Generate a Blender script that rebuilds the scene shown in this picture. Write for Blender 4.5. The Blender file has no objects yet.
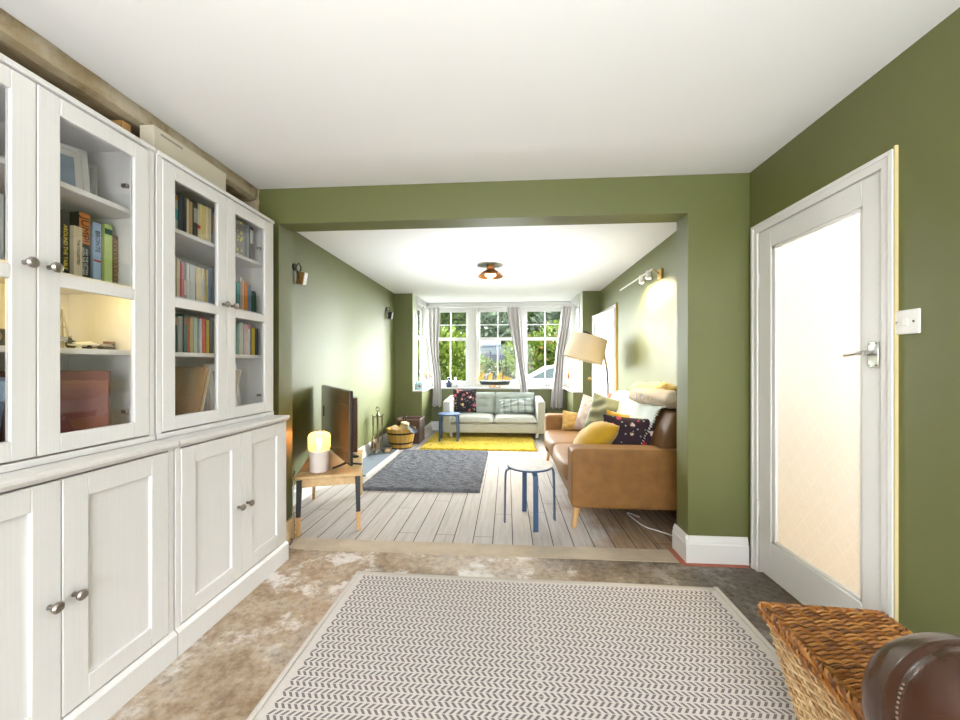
import bpy, bmesh, math, random
from math import sin, cos, pi, radians, sqrt, atan2
from mathutils import Vector, Matrix, Euler
random.seed(7)
SC = bpy.context.scene
COL = SC.collection

# ------------------------------------------------------------------ materials
def new_mat(name):
    m = bpy.data.materials.new(name); m.use_nodes = True
    nt = m.node_tree
    for n in list(nt.nodes): nt.nodes.remove(n)
    out = nt.nodes.new('ShaderNodeOutputMaterial')
    return m, nt, out
def N(nt, typ, **kw):
    n = nt.nodes.new(typ)
    for k, v in kw.items():
        if k.startswith('i_'):
            key = k[2:]
            n.inputs[int(key) if key.isdigit() else key.replace('_', ' ')].default_value = v
        else: setattr(n, k, v)
    return n
def L(nt, a, b): nt.links.new(a, b)
def math_n(nt, op, a, b=None, c=None):
    n = nt.nodes.new('ShaderNodeMath'); n.operation = op
    for i, v in enumerate((a, b, c)):
        if v is None: continue
        if hasattr(v, 'is_output'): L(nt, v, n.inputs[i])
        else: n.inputs[i].default_value = v
    return n.outputs[0]
def mixc(nt, fac, a, b):
    n = nt.nodes.new('ShaderNodeMix'); n.data_type = 'RGBA'
    for i, v in ((0, fac), (6, a), (7, b)):
        if hasattr(v, 'is_output'): L(nt, v, n.inputs[i])
        else: n.inputs[i].default_value = v if i == 0 else (v[0], v[1], v[2], 1)
    return n.outputs[2]
def ramp(nt, fac, stops):
    n = nt.nodes.new('ShaderNodeValToRGB')
    el = n.color_ramp.elements
    while len(el) < len(stops): el.new(0.5)
    for e, (p, c) in zip(el, stops):
        e.position = p; e.color = (c[0], c[1], c[2], 1) if hasattr(c, '__len__') else (c, c, c, 1)
    L(nt, fac, n.inputs[0]); return n.outputs[0]
def noise(nt, co, scale, detail=3, rough=.55):
    n = N(nt, 'ShaderNodeTexNoise'); n.inputs['Scale'].default_value = scale
    n.inputs['Detail'].default_value = detail; n.inputs['Roughness'].default_value = rough
    if co is not None: L(nt, co, n.inputs['Vector'])
    return n.outputs['Fac']
def objco(nt, scale=None):
    t = N(nt, 'ShaderNodeTexCoord').outputs['Object']
    if scale:
        m = N(nt, 'ShaderNodeMapping'); m.inputs['Scale'].default_value = scale
        L(nt, t, m.inputs['Vector']); return m.outputs[0]
    return t
def bsdf(nt, out, col, rough=.5, metal=0., spec=.5, bump=None, bstr=.2, bdist=.01, **kw):
    b = N(nt, 'ShaderNodeBsdfPrincipled')
    for key, v in (('Base Color', col), ('Roughness', rough), ('Metallic', metal), ('Specular IOR Level', spec)):
        if hasattr(v, 'is_output'): L(nt, v, b.inputs[key])
        elif key == 'Base Color': b.inputs[key].default_value = (v[0], v[1], v[2], 1)
        else: b.inputs[key].default_value = v
    for k, v in kw.items(): b.inputs[k.replace('_', ' ')].default_value = v
    if bump is not None:
        n = N(nt, 'ShaderNodeBump'); n.inputs['Strength'].default_value = bstr; n.inputs['Distance'].default_value = bdist
        L(nt, bump, n.inputs['Height']); L(nt, n.outputs[0], b.inputs['Normal'])
    L(nt, b.outputs[0], out.inputs[0]); return b
def plain(name, col, rough=.5, metal=0., spec=.5, var=.08, vs=8., bs=0., bscale=60., **kw):
    """one colour with a faint cloudy variation and an optional fine bump"""
    m, nt, out = new_mat(name)
    co = objco(nt)
    f = noise(nt, co, vs)
    c = mixc(nt, f, [x * (1 - var) for x in col], [min(1, x * (1 + var)) for x in col])
    bsdf(nt, out, c, rough, metal, spec, noise(nt, co, bscale) if bs else None, bs, **kw)
    return m
def emit(name, col, s):
    m, nt, out = new_mat(name)
    e = N(nt, 'ShaderNodeEmission'); e.inputs[0].default_value = (*col, 1); e.inputs[1].default_value = s
    L(nt, e.outputs[0], out.inputs[0]); return m
def schlick(nt, f0=.04, gain=1.0):
    g = N(nt, 'ShaderNodeNewGeometry'); v = N(nt, 'ShaderNodeVectorMath', operation='DOT_PRODUCT')
    L(nt, g.outputs['Incoming'], v.inputs[0]); L(nt, g.outputs['Normal'], v.inputs[1])
    d = math_n(nt, 'SUBTRACT', 1.0, math_n(nt, 'ABSOLUTE', v.outputs['Value']))
    return math_n(nt, 'MULTIPLY', math_n(nt, 'MULTIPLY_ADD', math_n(nt, 'POWER', d, 5.0), 1 - f0, f0), gain)
def thin_glass(name, tint=(1, 1, 1), refl=1.0):
    m, nt, out = new_mat(name)
    t = N(nt, 'ShaderNodeBsdfTransparent'); t.inputs[0].default_value = (*tint, 1)
    g = N(nt, 'ShaderNodeBsdfGlossy'); g.inputs['Roughness'].default_value = .0
    f = schlick(nt, .04, refl)
    mx = N(nt, 'ShaderNodeMixShader'); L(nt, f, mx.inputs[0]); L(nt, t.outputs[0], mx.inputs[1]); L(nt, g.outputs[0], mx.inputs[2])
    L(nt, mx.outputs[0], out.inputs[0]); return m
def translucent(name, col, tw=.6, rough=.8):
    m, nt, out = new_mat(name)
    d = N(nt, 'ShaderNodeBsdfDiffuse'); d.inputs[0].default_value = (*col, 1)
    t = N(nt, 'ShaderNodeBsdfTranslucent'); t.inputs[0].default_value = (*col, 1)
    mx = N(nt, 'ShaderNodeMixShader'); mx.inputs[0].default_value = tw
    L(nt, d.outputs[0], mx.inputs[1]); L(nt, t.outputs[0], mx.inputs[2]); L(nt, mx.outputs[0], out.inputs[0]); return m
def wood(name, a, b, scale=(30, 2, 30), rough=.5, bs=.1):
    m, nt, out = new_mat(name)
    co = objco(nt, scale)
    f = noise(nt, co, 1.0, 5, .6)
    c = ramp(nt, f, [(.3, a), (.7, b)])
    bsdf(nt, out, c, rough, bump=f, bstr=bs); return m

M = {}
M['green'] = plain('olive_green_paint', (.116, .128, .036), .46, spec=.7, var=.04, vs=3, bs=.04, bscale=35)
M['ceil'] = plain('white_ceiling_paint', (.84, .85, .86), .8, var=.015, vs=2)
M['white'] = plain('white_gloss_paint', (.76, .76, .75), .35, var=.02, vs=4)
M['winwhite'] = plain('white_window_paint', (.60, .60, .595), .45, var=.02, vs=4)
M['cab'] = None
M['plaster'] = None
M['brass'] = plain('aged_brass', (.62, .42, .16), .3, 1.)
M['chrome'] = plain('brushed_steel', (.62, .61, .6), .25, 1.)
M['pewter'] = plain('dark_pewter', (.32, .29, .26), .28, 1.)
M['black'] = plain('black_paint', (.012, .012, .013), .45)
M['iron'] = plain('black_iron', (.02, .019, .018), .5, .6)
M['navy'] = plain('navy_blue_paint', (.035, .075, .155), .4)
M['glass'] = thin_glass('clear_pane_glass', refl=1.0)
M['winglass'] = thin_glass('window_pane_glass', (.97, .98, .97), .2)
M['cream'] = plain('cream_paint', (.8, .76, .66), .6)

def m_cab():
    m, nt, out = new_mat('white_stained_wood')
    f = noise(nt, objco(nt, (160, 160, 3)), 1.0, 4)
    c = mixc(nt, f, (.675, .665, .66), (.765, .755, .75))
    bsdf(nt, out, c, .42, bump=f, bstr=.06, bdist=.002); return m
M['cab'] = m_cab()
def m_plaster():
    m, nt, out = new_mat('bare_old_plaster')
    co = objco(nt)
    f = noise(nt, co, 6, 6, .7); g = noise(nt, co, 1.6, 3)
    c = ramp(nt, f, [(.30, (.18, .12, .05)), (.43, (.40, .32, .20)), (.62, (.55, .48, .36))])
    c = mixc(nt, ramp(nt, g, [(.48, 0), (.62, 1)]), c, (.29, .2, .085))
    bsdf(nt, out, c, .9, bump=f, bstr=.5); return m
M['plaster'] = m_plaster()
def m_concrete():
    m, nt, out = new_mat('old_concrete_floor')
    co = objco(nt)
    f = noise(nt, co, 2.1, 9, .66); g = noise(nt, co, 3.1, 9, .72); h = noise(nt, co, 30, 6, .7); big = noise(nt, co, 1.1, 4)
    base = ramp(nt, f, [(.36, (.15, .10, .06)), (.44, (.30, .21, .13)), (.52, (.43, .34, .25)), (.60, (.34, .29, .245)), (.68, (.52, .46, .40))])
    base = mixc(nt, ramp(nt, h, [(.38, .5), (.50, 0)]), base, (.14, .095, .06))
    base = mixc(nt, ramp(nt, h, [(.52, 0), (.72, .5)]), base, (.52, .48, .43))
    # the darker bitumen-stained side towards the door
    x = N(nt, 'ShaderNodeSeparateXYZ'); L(nt, co, x.inputs[0])
    xs = math_n(nt, 'ADD', x.outputs[0], math_n(nt, 'MULTIPLY', math_n(nt, 'SUBTRACT', big, .5), 2.4))
    dk = ramp(nt, math_n(nt, 'MULTIPLY_ADD', xs, .5, .5), [(.55, 0), (.78, .93)])
    base = mixc(nt, dk, base, mixc(nt, ramp(nt, h, [(.35, 0), (.68, 1)]), (.028, .021, .015), (.17, .145, .115)))
    # chalky white scuffs
    sc = ramp(nt, g, [(.52, 0), (.585, 1)])
    sc2 = math_n(nt, 'MULTIPLY', sc, ramp(nt, big, [(.37, .0), (.50, .9)]))
    inv = math_n(nt, 'SUBTRACT', 1.0, math_n(nt, 'MULTIPLY', dk, .8))
    base = mixc(nt, math_n(nt, 'MULTIPLY', sc2, inv), base, mixc(nt, h, (.52, .495, .48), (.84, .83, .82)))
    bsdf(nt, out, base, ramp(nt, f, [(.4, .34), (.6, .55)]), bump=h, bstr=.15, bdist=.006); return m
M['concrete'] = m_concrete()
def m_boards():
    m, nt, out = new_mat('whitewashed_floorboards')
    co = objco(nt)
    s = N(nt, 'ShaderNodeSeparateXYZ'); L(nt, co, s.inputs[0])
    w = .137
    u = math_n(nt, 'DIVIDE', math_n(nt, 'ADD', s.outputs[0], 5.03), w)
    idx = math_n(nt, 'FLOOR', u); fr = math_n(nt, 'FRACT', u)
    edge = math_n(nt, 'MINIMUM', fr, math_n(nt, 'SUBTRACT', 1.0, fr))
    gap = math_n(nt, 'LESS_THAN', edge, .022)
    wn = N(nt, 'ShaderNodeTexWhiteNoise'); wn.noise_dimensions = '1D'; L(nt, idx, wn.inputs['W'])
    # butt joints staggered from board to board
    v = math_n(nt, 'ADD', math_n(nt, 'DIVIDE', s.outputs[1], 2.6), math_n(nt, 'MULTIPLY', wn.outputs[0], 7.3))
    fv = math_n(nt, 'FRACT', v)
    joint = math_n(nt, 'LESS_THAN', fv, .0016)
    gap = math_n(nt, 'MAXIMUM', gap, joint)
    mp = N(nt, 'ShaderNodeMapping'); mp.inputs['Scale'].default_value = (34, 2.2, 1); L(nt, co, mp.inputs[0])
    g = noise(nt, mp.outputs[0], 1.0, 6, .65)
    n2 = noise(nt, co, 1.7, 5, .6)
    paint = ramp(nt, g, [(.25, (.33, .295, .27)), (.55, (.46, .43, .41)), (.75, (.53, .505, .49))])
    paint = mixc(nt, math_n(nt, 'MULTIPLY', wn.outputs[0], .35), paint, (.6, .545, .51))
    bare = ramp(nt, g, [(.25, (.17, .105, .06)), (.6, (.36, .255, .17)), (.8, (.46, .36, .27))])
    # paint worn away towards the right-hand wall
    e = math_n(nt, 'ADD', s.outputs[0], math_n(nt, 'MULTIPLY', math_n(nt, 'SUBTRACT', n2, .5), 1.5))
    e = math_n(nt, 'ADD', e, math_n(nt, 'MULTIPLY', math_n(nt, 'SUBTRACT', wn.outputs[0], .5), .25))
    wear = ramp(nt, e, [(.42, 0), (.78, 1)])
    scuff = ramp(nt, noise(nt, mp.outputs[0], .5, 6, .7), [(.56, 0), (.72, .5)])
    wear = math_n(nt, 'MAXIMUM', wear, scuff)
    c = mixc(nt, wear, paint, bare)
    c = mixc(nt, gap, c, (.05, .04, .033))
    hgt = math_n(nt, 'SUBTRACT', math_n(nt, 'MULTIPLY', g, .2), gap)
    bsdf(nt, out, c, .68, spec=.25, bump=hgt, bstr=.3, bdist=.003); return m
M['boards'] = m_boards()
def m_herring():
    m, nt, out = new_mat('herringbone_flatweave')
    co = objco(nt)
    s = N(nt, 'ShaderNodeSeparateXYZ'); L(nt, co, s.inputs[0])
    x, y = s.outputs[0], s.outputs[1]
    P, D = .048, .0243
    v = math_n(nt, 'DIVIDE', y, P); fv = math_n(nt, 'FRACT', v)
    t = math_n(nt, 'MULTIPLY', math_n(nt, 'ABSOLUTE', math_n(nt, 'SUBTRACT', fv, .5)), 2.0)   # 0 mid row .. 1 edge
    ax = math_n(nt, 'ABSOLUTE', x)
    u = math_n(nt, 'DIVIDE', math_n(nt, 'ADD', ax, math_n(nt, 'MULTIPLY', t, .020)), D)
    dash = math_n(nt, 'LESS_THAN', math_n(nt, 'FRACT', u), .47)
    row = math_n(nt, 'MULTIPLY', math_n(nt, 'LESS_THAN', t, .87), math_n(nt, 'GREATER_THAN', t, .06))
    # cream line down the spine of each chevron row is faint; small diamonds fall out of |x| near zero
    dark = math_n(nt, 'MULTIPLY', dash, row)
    inside = math_n(nt, 'MULTIPLY', math_n(nt, 'LESS_THAN', ax, .955), math_n(nt, 'LESS_THAN', math_n(nt, 'ABSOLUTE', math_n(nt, 'ADD', y, 0.0)), 1.185))
    dark = math_n(nt, 'MULTIPLY', dark, inside)
    n = noise(nt, co, 140, 3)
    tone = mixc(nt, noise(nt, co, 1.2, 2), (.155, .138, .165), (.21, .178, .18))
    cream = mixc(nt, n, (.52, .485, .46), (.68, .645, .62))
    c = mixc(nt, dark, cream, tone)
    bsdf(nt, out, c, .9, spec=.2, bump=math_n(nt, 'ADD', n, math_n(nt, 'MULTIPLY', dark, -.6)), bstr=.35, bdist=.003); return m
M['herring'] = m_herring()

def floral(name, ground, cols, scale=9.):
    m, nt, out = new_mat(name)
    co = objco(nt)
    v = N(nt, 'ShaderNodeTexVoronoi'); v.inputs['Scale'].default_value = scale; L(nt, co, v.inputs['Vector'])
    wob = noise(nt, co, scale * 5, 3)
    d = math_n(nt, 'ADD', v.outputs['Distance'], math_n(nt, 'MULTIPLY', math_n(nt, 'SUBTRACT', wob, .5), .35))
    hs = N(nt, 'ShaderNodeSeparateColor'); L(nt, v.outputs['Color'], hs.inputs[0])
    n = len(cols)
    r = N(nt, 'ShaderNodeValToRGB'); r.color_ramp.interpolation = 'CONSTANT'
    el = r.color_ramp.elements
    while len(el) < n: el.new(.5)
    for i, c in enumerate(cols): el[i].position = i / n; el[i].color = (*c, 1)
    L(nt, hs.outputs[0], r.inputs[0])
    flower = ramp(nt, d, [(.27, 1), (.34, 0)])
    big = math_n(nt, 'GREATER_THAN', hs.outputs[1], .3)
    c = mixc(nt, math_n(nt, 'MULTIPLY', flower, big), ground, r.outputs[0])
    v2 = N(nt, 'ShaderNodeTexVoronoi'); v2.inputs['Scale'].default_value = scale * 2.6; L(nt, co, v2.inputs['Vector'])
    h2 = N(nt, 'ShaderNodeSeparateColor'); L(nt, v2.outputs['Color'], h2.inputs[0])
    leaf = math_n(nt, 'MULTIPLY', ramp(nt, v2.outputs['Distance'], [(.22, 1), (.28, 0)]), math_n(nt, 'GREATER_THAN', h2.outputs[0], .6))
    leaf = math_n(nt, 'MULTIPLY', leaf, math_n(nt, 'SUBTRACT', 1.0, flower))
    c = mixc(nt, leaf, c, (.32, .33, .26))
    bsdf(nt, out, c, .8, spec=.2); return m
M['floral'] = floral('dark_floral_print', (.022, .018, .026), [(.55, .1, .08), (.75, .62, .5), (.62, .2, .16), (.62, .45, .2), (.3, .1, .14)], 12)
M['floral2'] = floral('plum_floral_print', (.03, .017, .025), [(.5, .035, .06), (.62, .4, .3), (.4, .05, .1), (.5, .42, .25), (.75, .55, .5)], 13.)
M['pinkprint'] = floral('pink_grey_print', (.55, .47, .45), [(.6, .25, .28), (.3, .3, .4), (.75, .7, .65), (.7, .45, .25)], 22.)

def fabric(name, col, var=.12, bs=.25, bscale=300, rough=.9, sheen=.2, vs=14):
    return plain(name, col, rough, spec=.15, var=var, vs=vs, bs=bs, bscale=bscale, Sheen_Weight=sheen)
M['sofa_grey'] = fabric('pale_grey_green_upholstery', (.47, .475, .42))
M['sofa_backc'] = fabric('sage_grey_upholstery', (.36, .405, .37))
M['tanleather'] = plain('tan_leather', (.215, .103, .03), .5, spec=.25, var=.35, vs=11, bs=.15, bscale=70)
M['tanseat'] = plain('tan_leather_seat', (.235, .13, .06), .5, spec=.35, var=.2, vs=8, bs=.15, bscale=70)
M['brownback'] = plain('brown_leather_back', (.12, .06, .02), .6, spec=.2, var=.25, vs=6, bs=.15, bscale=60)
M['sage'] = fabric('sage_linen', (.18, .19, .125), .15, .35, 160)
M['mustard'] = fabric('mustard_velvet', (.46, .27, .02), .18, .25, 120, sheen=.5)
M['throw'] = fabric('white_woven_throw', (.50, .54, .49), .06, .5, 90)
M['patblanket'] = None
M['yelrug'] = None
M['curtain'] = fabric('pale_grey_curtain', (.56, .54, .555), .06, .1, 200)
def m_shag(name, a, b, dark, sc):
    m, nt, out = new_mat(name)
    co = objco(nt)
    f = noise(nt, co, sc, 5, .7); g = noise(nt, co, sc * 3.4, 4, .7)
    c = ramp(nt, f, [(.3, dark), (.48, a), (.68, b)])
    bsdf(nt, out, c, .95, spec=.1, bump=g, bstr=.8, bdist=.02, Sheen_Weight=.15); return m
M['greyrug'] = m_shag('grey_shaggy_pile', (.11, .115, .135), (.17, .178, .205), (.055, .056, .065), 22)
M['yelrug'] = m_shag('yellow_shaggy_pile', (.62, .44, .03), (.78, .58, .08), (.42, .27, .015), 26)
def m_patblanket():
    m, nt, out = new_mat('cream_patterned_blanket')
    co = objco(nt)
    w = N(nt, 'ShaderNodeTexWave'); w.inputs['Scale'].default_value = 20; w.inputs['Distortion'].default_value = 4; L(nt, co, w.inputs['Vector'])
    c = ramp(nt, w.outputs['Fac'], [(.0, (.38, .35, .33)), (.25, (.52, .47, .40)), (.7, (.58, .54, .47)), (.95, (.52, .38, .2))])
    bsdf(nt, out, c, .9, spec=.1, bump=noise(nt, co, 60), bstr=.4); return m
M['patblanket'] = m_patblanket()
def m_plaid():
    m, nt, out = new_mat('grey_plaid_fabric')
    s = N(nt, 'ShaderNodeSeparateXYZ'); L(nt, objco(nt), s.inputs[0])
    def band(o, p, w): return math_n(nt, 'LESS_THAN', math_n(nt, 'FRACT', math_n(nt, 'DIVIDE', o, p)), w)
    a = band(s.outputs[0], .12, .4); b = band(s.outputs[2], .1, .4)
    t = math_n(nt, 'MULTIPLY', math_n(nt, 'ADD', a, b), .5)
    c = ramp(nt, t, [(0, (.46, .50, .48)), (.5, (.33, .38, .37)), (1, (.21, .26, .26))])
    c = mixc(nt, math_n(nt, 'MULTIPLY', band(s.outputs[0], .12, .06), .8), c, (.62, .62, .5))
    bsdf(nt, out, c, .9, spec=.1); return m
M['plaid'] = m_plaid()
def m_wick(name, a, b, c, rough):
    m, nt, out = new_mat(name)
    g = N(nt, 'ShaderNodeNewGeometry'); f = noise(nt, objco(nt), 35, 4)
    v = math_n(nt, 'ADD', math_n(nt, 'MULTIPLY', g.outputs['Random Per Island'], .55), math_n(nt, 'MULTIPLY', f, .6))
    bsdf(nt, out, ramp(nt, v, [(.25, a), (.6, b), (.9, c)]), rough, spec=.5); return m
M['wickerlid'] = m_wick('chestnut_wicker', (.10, .03, .006), (.33, .12, .02), (.52, .25, .06), .33)
M['wickerside'] = m_wick('pale_honey_wicker', (.34, .18, .07), (.60, .40, .20), (.76, .60, .38), .45)
M['wickerdark'] = plain('dark_brown_wicker', (.10, .055, .04), .5, var=.5, vs=25)
M['ball'] = plain('polished_brown_leather', (.048, .016, .007), .24, spec=.6, var=.35, vs=6, bs=.12, bscale=45)
M['ballseam'] = plain('worn_leather_seam', (.07, .03, .015), .4)
M['stitch'] = plain('pale_leather_stitch', (.2, .12, .08), .6)
M['oak'] = wood('light_oak', (.52, .34, .15), (.64, .45, .23), (25, 3, 25))
M['oakdark'] = wood('golden_oak_leg', (.46, .25, .08), (.58, .34, .13), (20, 20, 3))
M['tabletop'] = wood('amber_lit_oak_top', (.5, .3, .15), (.62, .4, .22), (3, 25, 25))
M['barrel'] = wood('yellow_oak_staves', (.40, .22, .035), (.56, .34, .07), (18, 18, 2))
M['logwood'] = wood('split_log_wood', (.62, .45, .22), (.74, .62, .40), (3, 14, 14))
M['slate'] = plain('blue_grey_slate', (.17, .205, .25), .4, var=.15, vs=6)
M['tvback'] = plain('glossy_bronze_plastic', (.12, .09, .045), .22, spec=.6, var=.06)
M['copper'] = plain('copper', (.48, .2, .07), .28, 1., var=.1)
M['shade'] = translucent('cream_lamp_shade', (.68, .60, .46), .4)
M['red'] = plain('brick_red_edge', (.36, .12, .075), .8, var=.2, vs=30)
M['marble'] = None
def m_marble():
    m, nt, out = new_mat('white_grey_marbled_top')
    co = objco(nt); f = noise(nt, co, 7, 5, .6)
    bsdf(nt, out, ramp(nt, f, [(.34, (.3, .32, .36)), (.42, (.66, .66, .68)), (.6, (.78, .78, .79))]), .35); return m
M['marble'] = m_marble()
def m_frosted():
    m, nt, out = new_mat('patterned_frosted_glass')
    co = objco(nt)
    s = N(nt, 'ShaderNodeSeparateXYZ'); L(nt, co, s.inputs[0])
    a = math_n(nt, 'ADD', math_n(nt, 'MULTIPLY', s.outputs[1], 11.), math_n(nt, 'MULTIPLY', s.outputs[2], 8.))
    b = math_n(nt, 'SUBTRACT', math_n(nt, 'MULTIPLY', s.outputs[1], 11.), math_n(nt, 'MULTIPLY', s.outputs[2], 8.))
    def ln(o): 
        f = math_n(nt, 'FRACT', o); return math_n(nt, 'LESS_THAN', math_n(nt, 'MINIMUM', f, math_n(nt, 'SUBTRACT', 1.0, f)), .045)
    lines = math_n(nt, 'MAXIMUM', ln(a), ln(b))
    grain = noise(nt, co, 70, 3)
    col = mixc(nt, math_n(nt, 'MULTIPLY', lines, .3), mixc(nt, grain, (.84, .835, .82), (.94, .935, .92)), (.99, .98, .96))
    d = N(nt, 'ShaderNodeBsdfDiffuse'); t = N(nt, 'ShaderNodeBsdfTranslucent'); g = N(nt, 'ShaderNodeBsdfGlossy'); g.inputs['Roughness'].default_value = .25
    L(nt, col, d.inputs[0]); L(nt, col, t.inputs[0])
    m1 = N(nt, 'ShaderNodeMixShader'); m1.inputs[0].default_value = .8; L(nt, d.outputs[0], m1.inputs[1]); L(nt, t.outputs[0], m1.inputs[2])
    m2 = N(nt, 'ShaderNodeMixShader'); m2.inputs[0].default_value = .05; L(nt, m1.outputs[0], m2.inputs[1]); L(nt, g.outputs[0], m2.inputs[2])
    L(nt, m2.outputs[0], out.inputs[0]); return m
M['frosted'] = m_frosted()

# ------------------------------------------------------------------ mesh helpers
class MB:
    def __init__(s): s.v = []; s.f = []
    def add(s, vs, fs):
        b = len(s.v); s.v += [tuple(v) for v in vs]; s.f += [tuple(i + b for i in f) for f in fs]; return s
    def box(s, x0, x1, y0, y1, z0, z1, mat=None):
        vs = [Vector((x, y, z)) for z in (z0, z1) for y in (y0, y1) for x in (x0, x1)]
        if mat is not None: vs = [mat @ v for v in vs]
        return s.add(vs, [(0, 2, 3, 1), (4, 5, 7, 6), (0, 1, 5, 4), (2, 6, 7, 3), (0, 4, 6, 2), (1, 3, 7, 5)])
    def prism(s, pts, axis, a, b):
        """polygon pts (2-D) extruded from a to b along axis"""
        def P(p, t):
            return {'x': (t, p[0], p[1]), 'y': (p[0], t, p[1]), 'z': (p[0], p[1], t)}[axis]
        n = len(pts)
        return s.add([P(p, a) for p in pts] + [P(p, b) for p in pts],
                     [tuple(range(n))[::-1], tuple(range(n, 2 * n))] + [(i, (i + 1) % n, n + (i + 1) % n, n + i) for i in range(n)])
    def lathe(s, prof, c=(0, 0, 0), n=24, axis='z', cap=True):
        vs, fs = [], []
        for r, h in prof:
            for k in range(n):
                a = 2 * pi * k / n
                p = (r * cos(a), r * sin(a), h)
                if axis == 'x': p = (h, p[0], p[1])
                elif axis == 'y': p = (p[0], h, p[1])
                vs.append((p[0] + c[0], p[1] + c[1], p[2] + c[2]))
        for i in range(len(prof) - 1):
            for k in range(n):
                fs.append((i * n + k, i * n + (k + 1) % n, (i + 1) * n + (k + 1) % n, (i + 1) * n + k))
        if cap:
            fs.append(tuple(range(n))[::-1]); fs.append(tuple(range((len(prof) - 1) * n, len(prof) * n)))
        return s.add(vs, fs)
    def tube(s, pts, r, n=8, cap=True):
        pts = [Vector(p) for p in pts]; m = len(pts)
        rs = r if hasattr(r, '__len__') else [r] * m
        vs, fs = [], []
        up = Vector((0, 0, 1)); prev = None
        for i, p in enumerate(pts):
            d = (pts[min(i + 1, m - 1)] - pts[max(i - 1, 0)]).normalized()
            if prev is None:
                a = d.orthogonal().normalized() if abs(d.dot(up)) > .95 else d.cross(up).normalized()
            else:
                a = (prev - d * prev.dot(d)).normalized()
            prev = a; b = d.cross(a)
            for k in range(n):
                t = 2 * pi * k / n
                vs.append(p + (a * cos(t) + b * sin(t)) * rs[i])
        for i in range(m - 1):
            for k in range(n): fs.append((i * n + k, i * n + (k + 1) % n, (i + 1) * n + (k + 1) % n, (i + 1) * n + k))
        if cap: fs.append(tuple(range(n))[::-1]); fs.append(tuple(range((m - 1) * n, m * n)))
        return s.add(vs, fs)
    def cone(s, p0, p1, r0, r1, n=12): return s.tube([p0, p1], [r0, r1], n)
    def grid(s, fn, nu, nv):
        vs = [fn(i / nu, j / nv) for j in range(nv + 1) for i in range(nu + 1)]
        fs = [(j * (nu + 1) + i, j * (nu + 1) + i + 1, (j + 1) * (nu + 1) + i + 1, (j + 1) * (nu + 1) + i) for j in range(nv) for i in range(nu)]
        return s.add(vs, fs)
    def ball(s, c, r, n=16, m=10, sc=(1, 1, 1)):
        prof = [(max(1e-4, sin(pi * i / m)) , -cos(pi * i / m)) for i in range(m + 1)]
        vs = []; fs = []
        for rr, h in prof:
            for k in range(n):
                a = 2 * pi * k / n
                vs.append((c[0] + r * sc[0] * rr * cos(a), c[1] + r * sc[1] * rr * sin(a), c[2] + r * sc[2] * h))
        for i in range(m):
            for k in range(n): fs.append((i * n + k, i * n + (k + 1) % n, (i + 1) * n + (k + 1) % n, (i + 1) * n + k))
        return s.add(vs, fs)
    def build(s, name, mat, parent=None, bevel=0, seg=2, smooth=35, subsurf=0, solid=0, loc=None, rot=None, weld=False, kind=None):
        me = bpy.data.meshes.new(name)
        me.from_pydata(s.v, [], s.f); me.update()
        bm = bmesh.new(); bm.from_mesh(me)
        if weld: bmesh.ops.remove_doubles(bm, verts=bm.verts, dist=weld)
        bmesh.ops.recalc_face_normals(bm, faces=bm.faces); bm.to_mesh(me); bm.free()
        o = bpy.data.objects.new(name, me); COL.objects.link(o)
        if isinstance(mat, str): mat = M[mat]
        me.materials.append(mat)
        if parent is not None: o.parent = parent
        if loc is not None: o.location = loc
        if rot is not None: o.rotation_euler = rot
        if smooth:
            for p in me.polygons: p.use_smooth = True
            me.set_sharp_from_angle(angle=radians(smooth))
        if bevel:
            b = o.modifiers.new('b', 'BEVEL'); b.width = bevel; b.segments = seg; b.limit_method = 'ANGLE'; b.angle_limit = radians(38)
        if solid:
            b = o.modifiers.new('s', 'SOLIDIFY'); b.thickness = solid; b.offset = 0
        if subsurf:
            b = o.modifiers.new('u', 'SUBSURF'); b.levels = subsurf; b.render_levels = subsurf
        return o
def tag(o, label, cat, group=None, kind=None):
    o['label'] = label; o['category'] = cat
    if group: o['group'] = group
    if kind: o['kind'] = kind
    return o
def thing(name, label, cat, loc=(0, 0, 0), rot=(0, 0, 0), group=None):
    o = bpy.data.objects.new(name, None); COL.objects.link(o); o.empty_display_size = .05
    o.location = loc; o.rotation_euler = rot
    return tag(o, label, cat, group)
def struct(name, mb, mat, label, cat, **kw):
    o = mb.build(name, mat, **kw); return tag(o, label, cat, kind='structure')
def copy_tree(o, parent=None):
    c = o.copy(); COL.objects.link(c)
    if parent is not None: c.parent = parent
    for ch in list(o.children): copy_tree(ch, c)
    return c
def BX(*a): return MB().box(*a)

def pillow(w, h, t, seed=0, wr=.012, nu=22, nv=22, pin=.06, sag=0.):
    """cushion in local x (width) and z (height, base at 0), thickness along y"""
    rnd = random.Random(seed); ph = [rnd.uniform(0, 6.28) for _ in range(6)]
    mb = MB()
    def side(sg):
        def fn(u, v):
            a, b = 2 * u - 1, 2 * v - 1
            ax, bz = abs(a), abs(b)
            x = a * w / 2 * (1 - pin * (1 - bz ** 2) * ax ** 3)
            z = b * h / 2 * (1 - pin * (1 - ax ** 2) * bz ** 3)
            prof = max(0, (1 - ax ** 2.6)) ** .62 * max(0, (1 - bz ** 2.6)) ** .62
            y = t / 2 * prof
            y += wr * prof * (sin(7 * a + 3 * b + ph[0]) * .5 + sin(11 * b - 5 * a + ph[1]) * .4 + sin(17 * a * b + ph[2]) * .4)
            z -= sag * (1 - ax ** 2) * max(0, b)
            return (x, sg * y, z + h / 2)
        return fn
    mb.grid(side(1), nu, nv); mb.grid(side(-1), nu, nv)
    return mb

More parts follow.
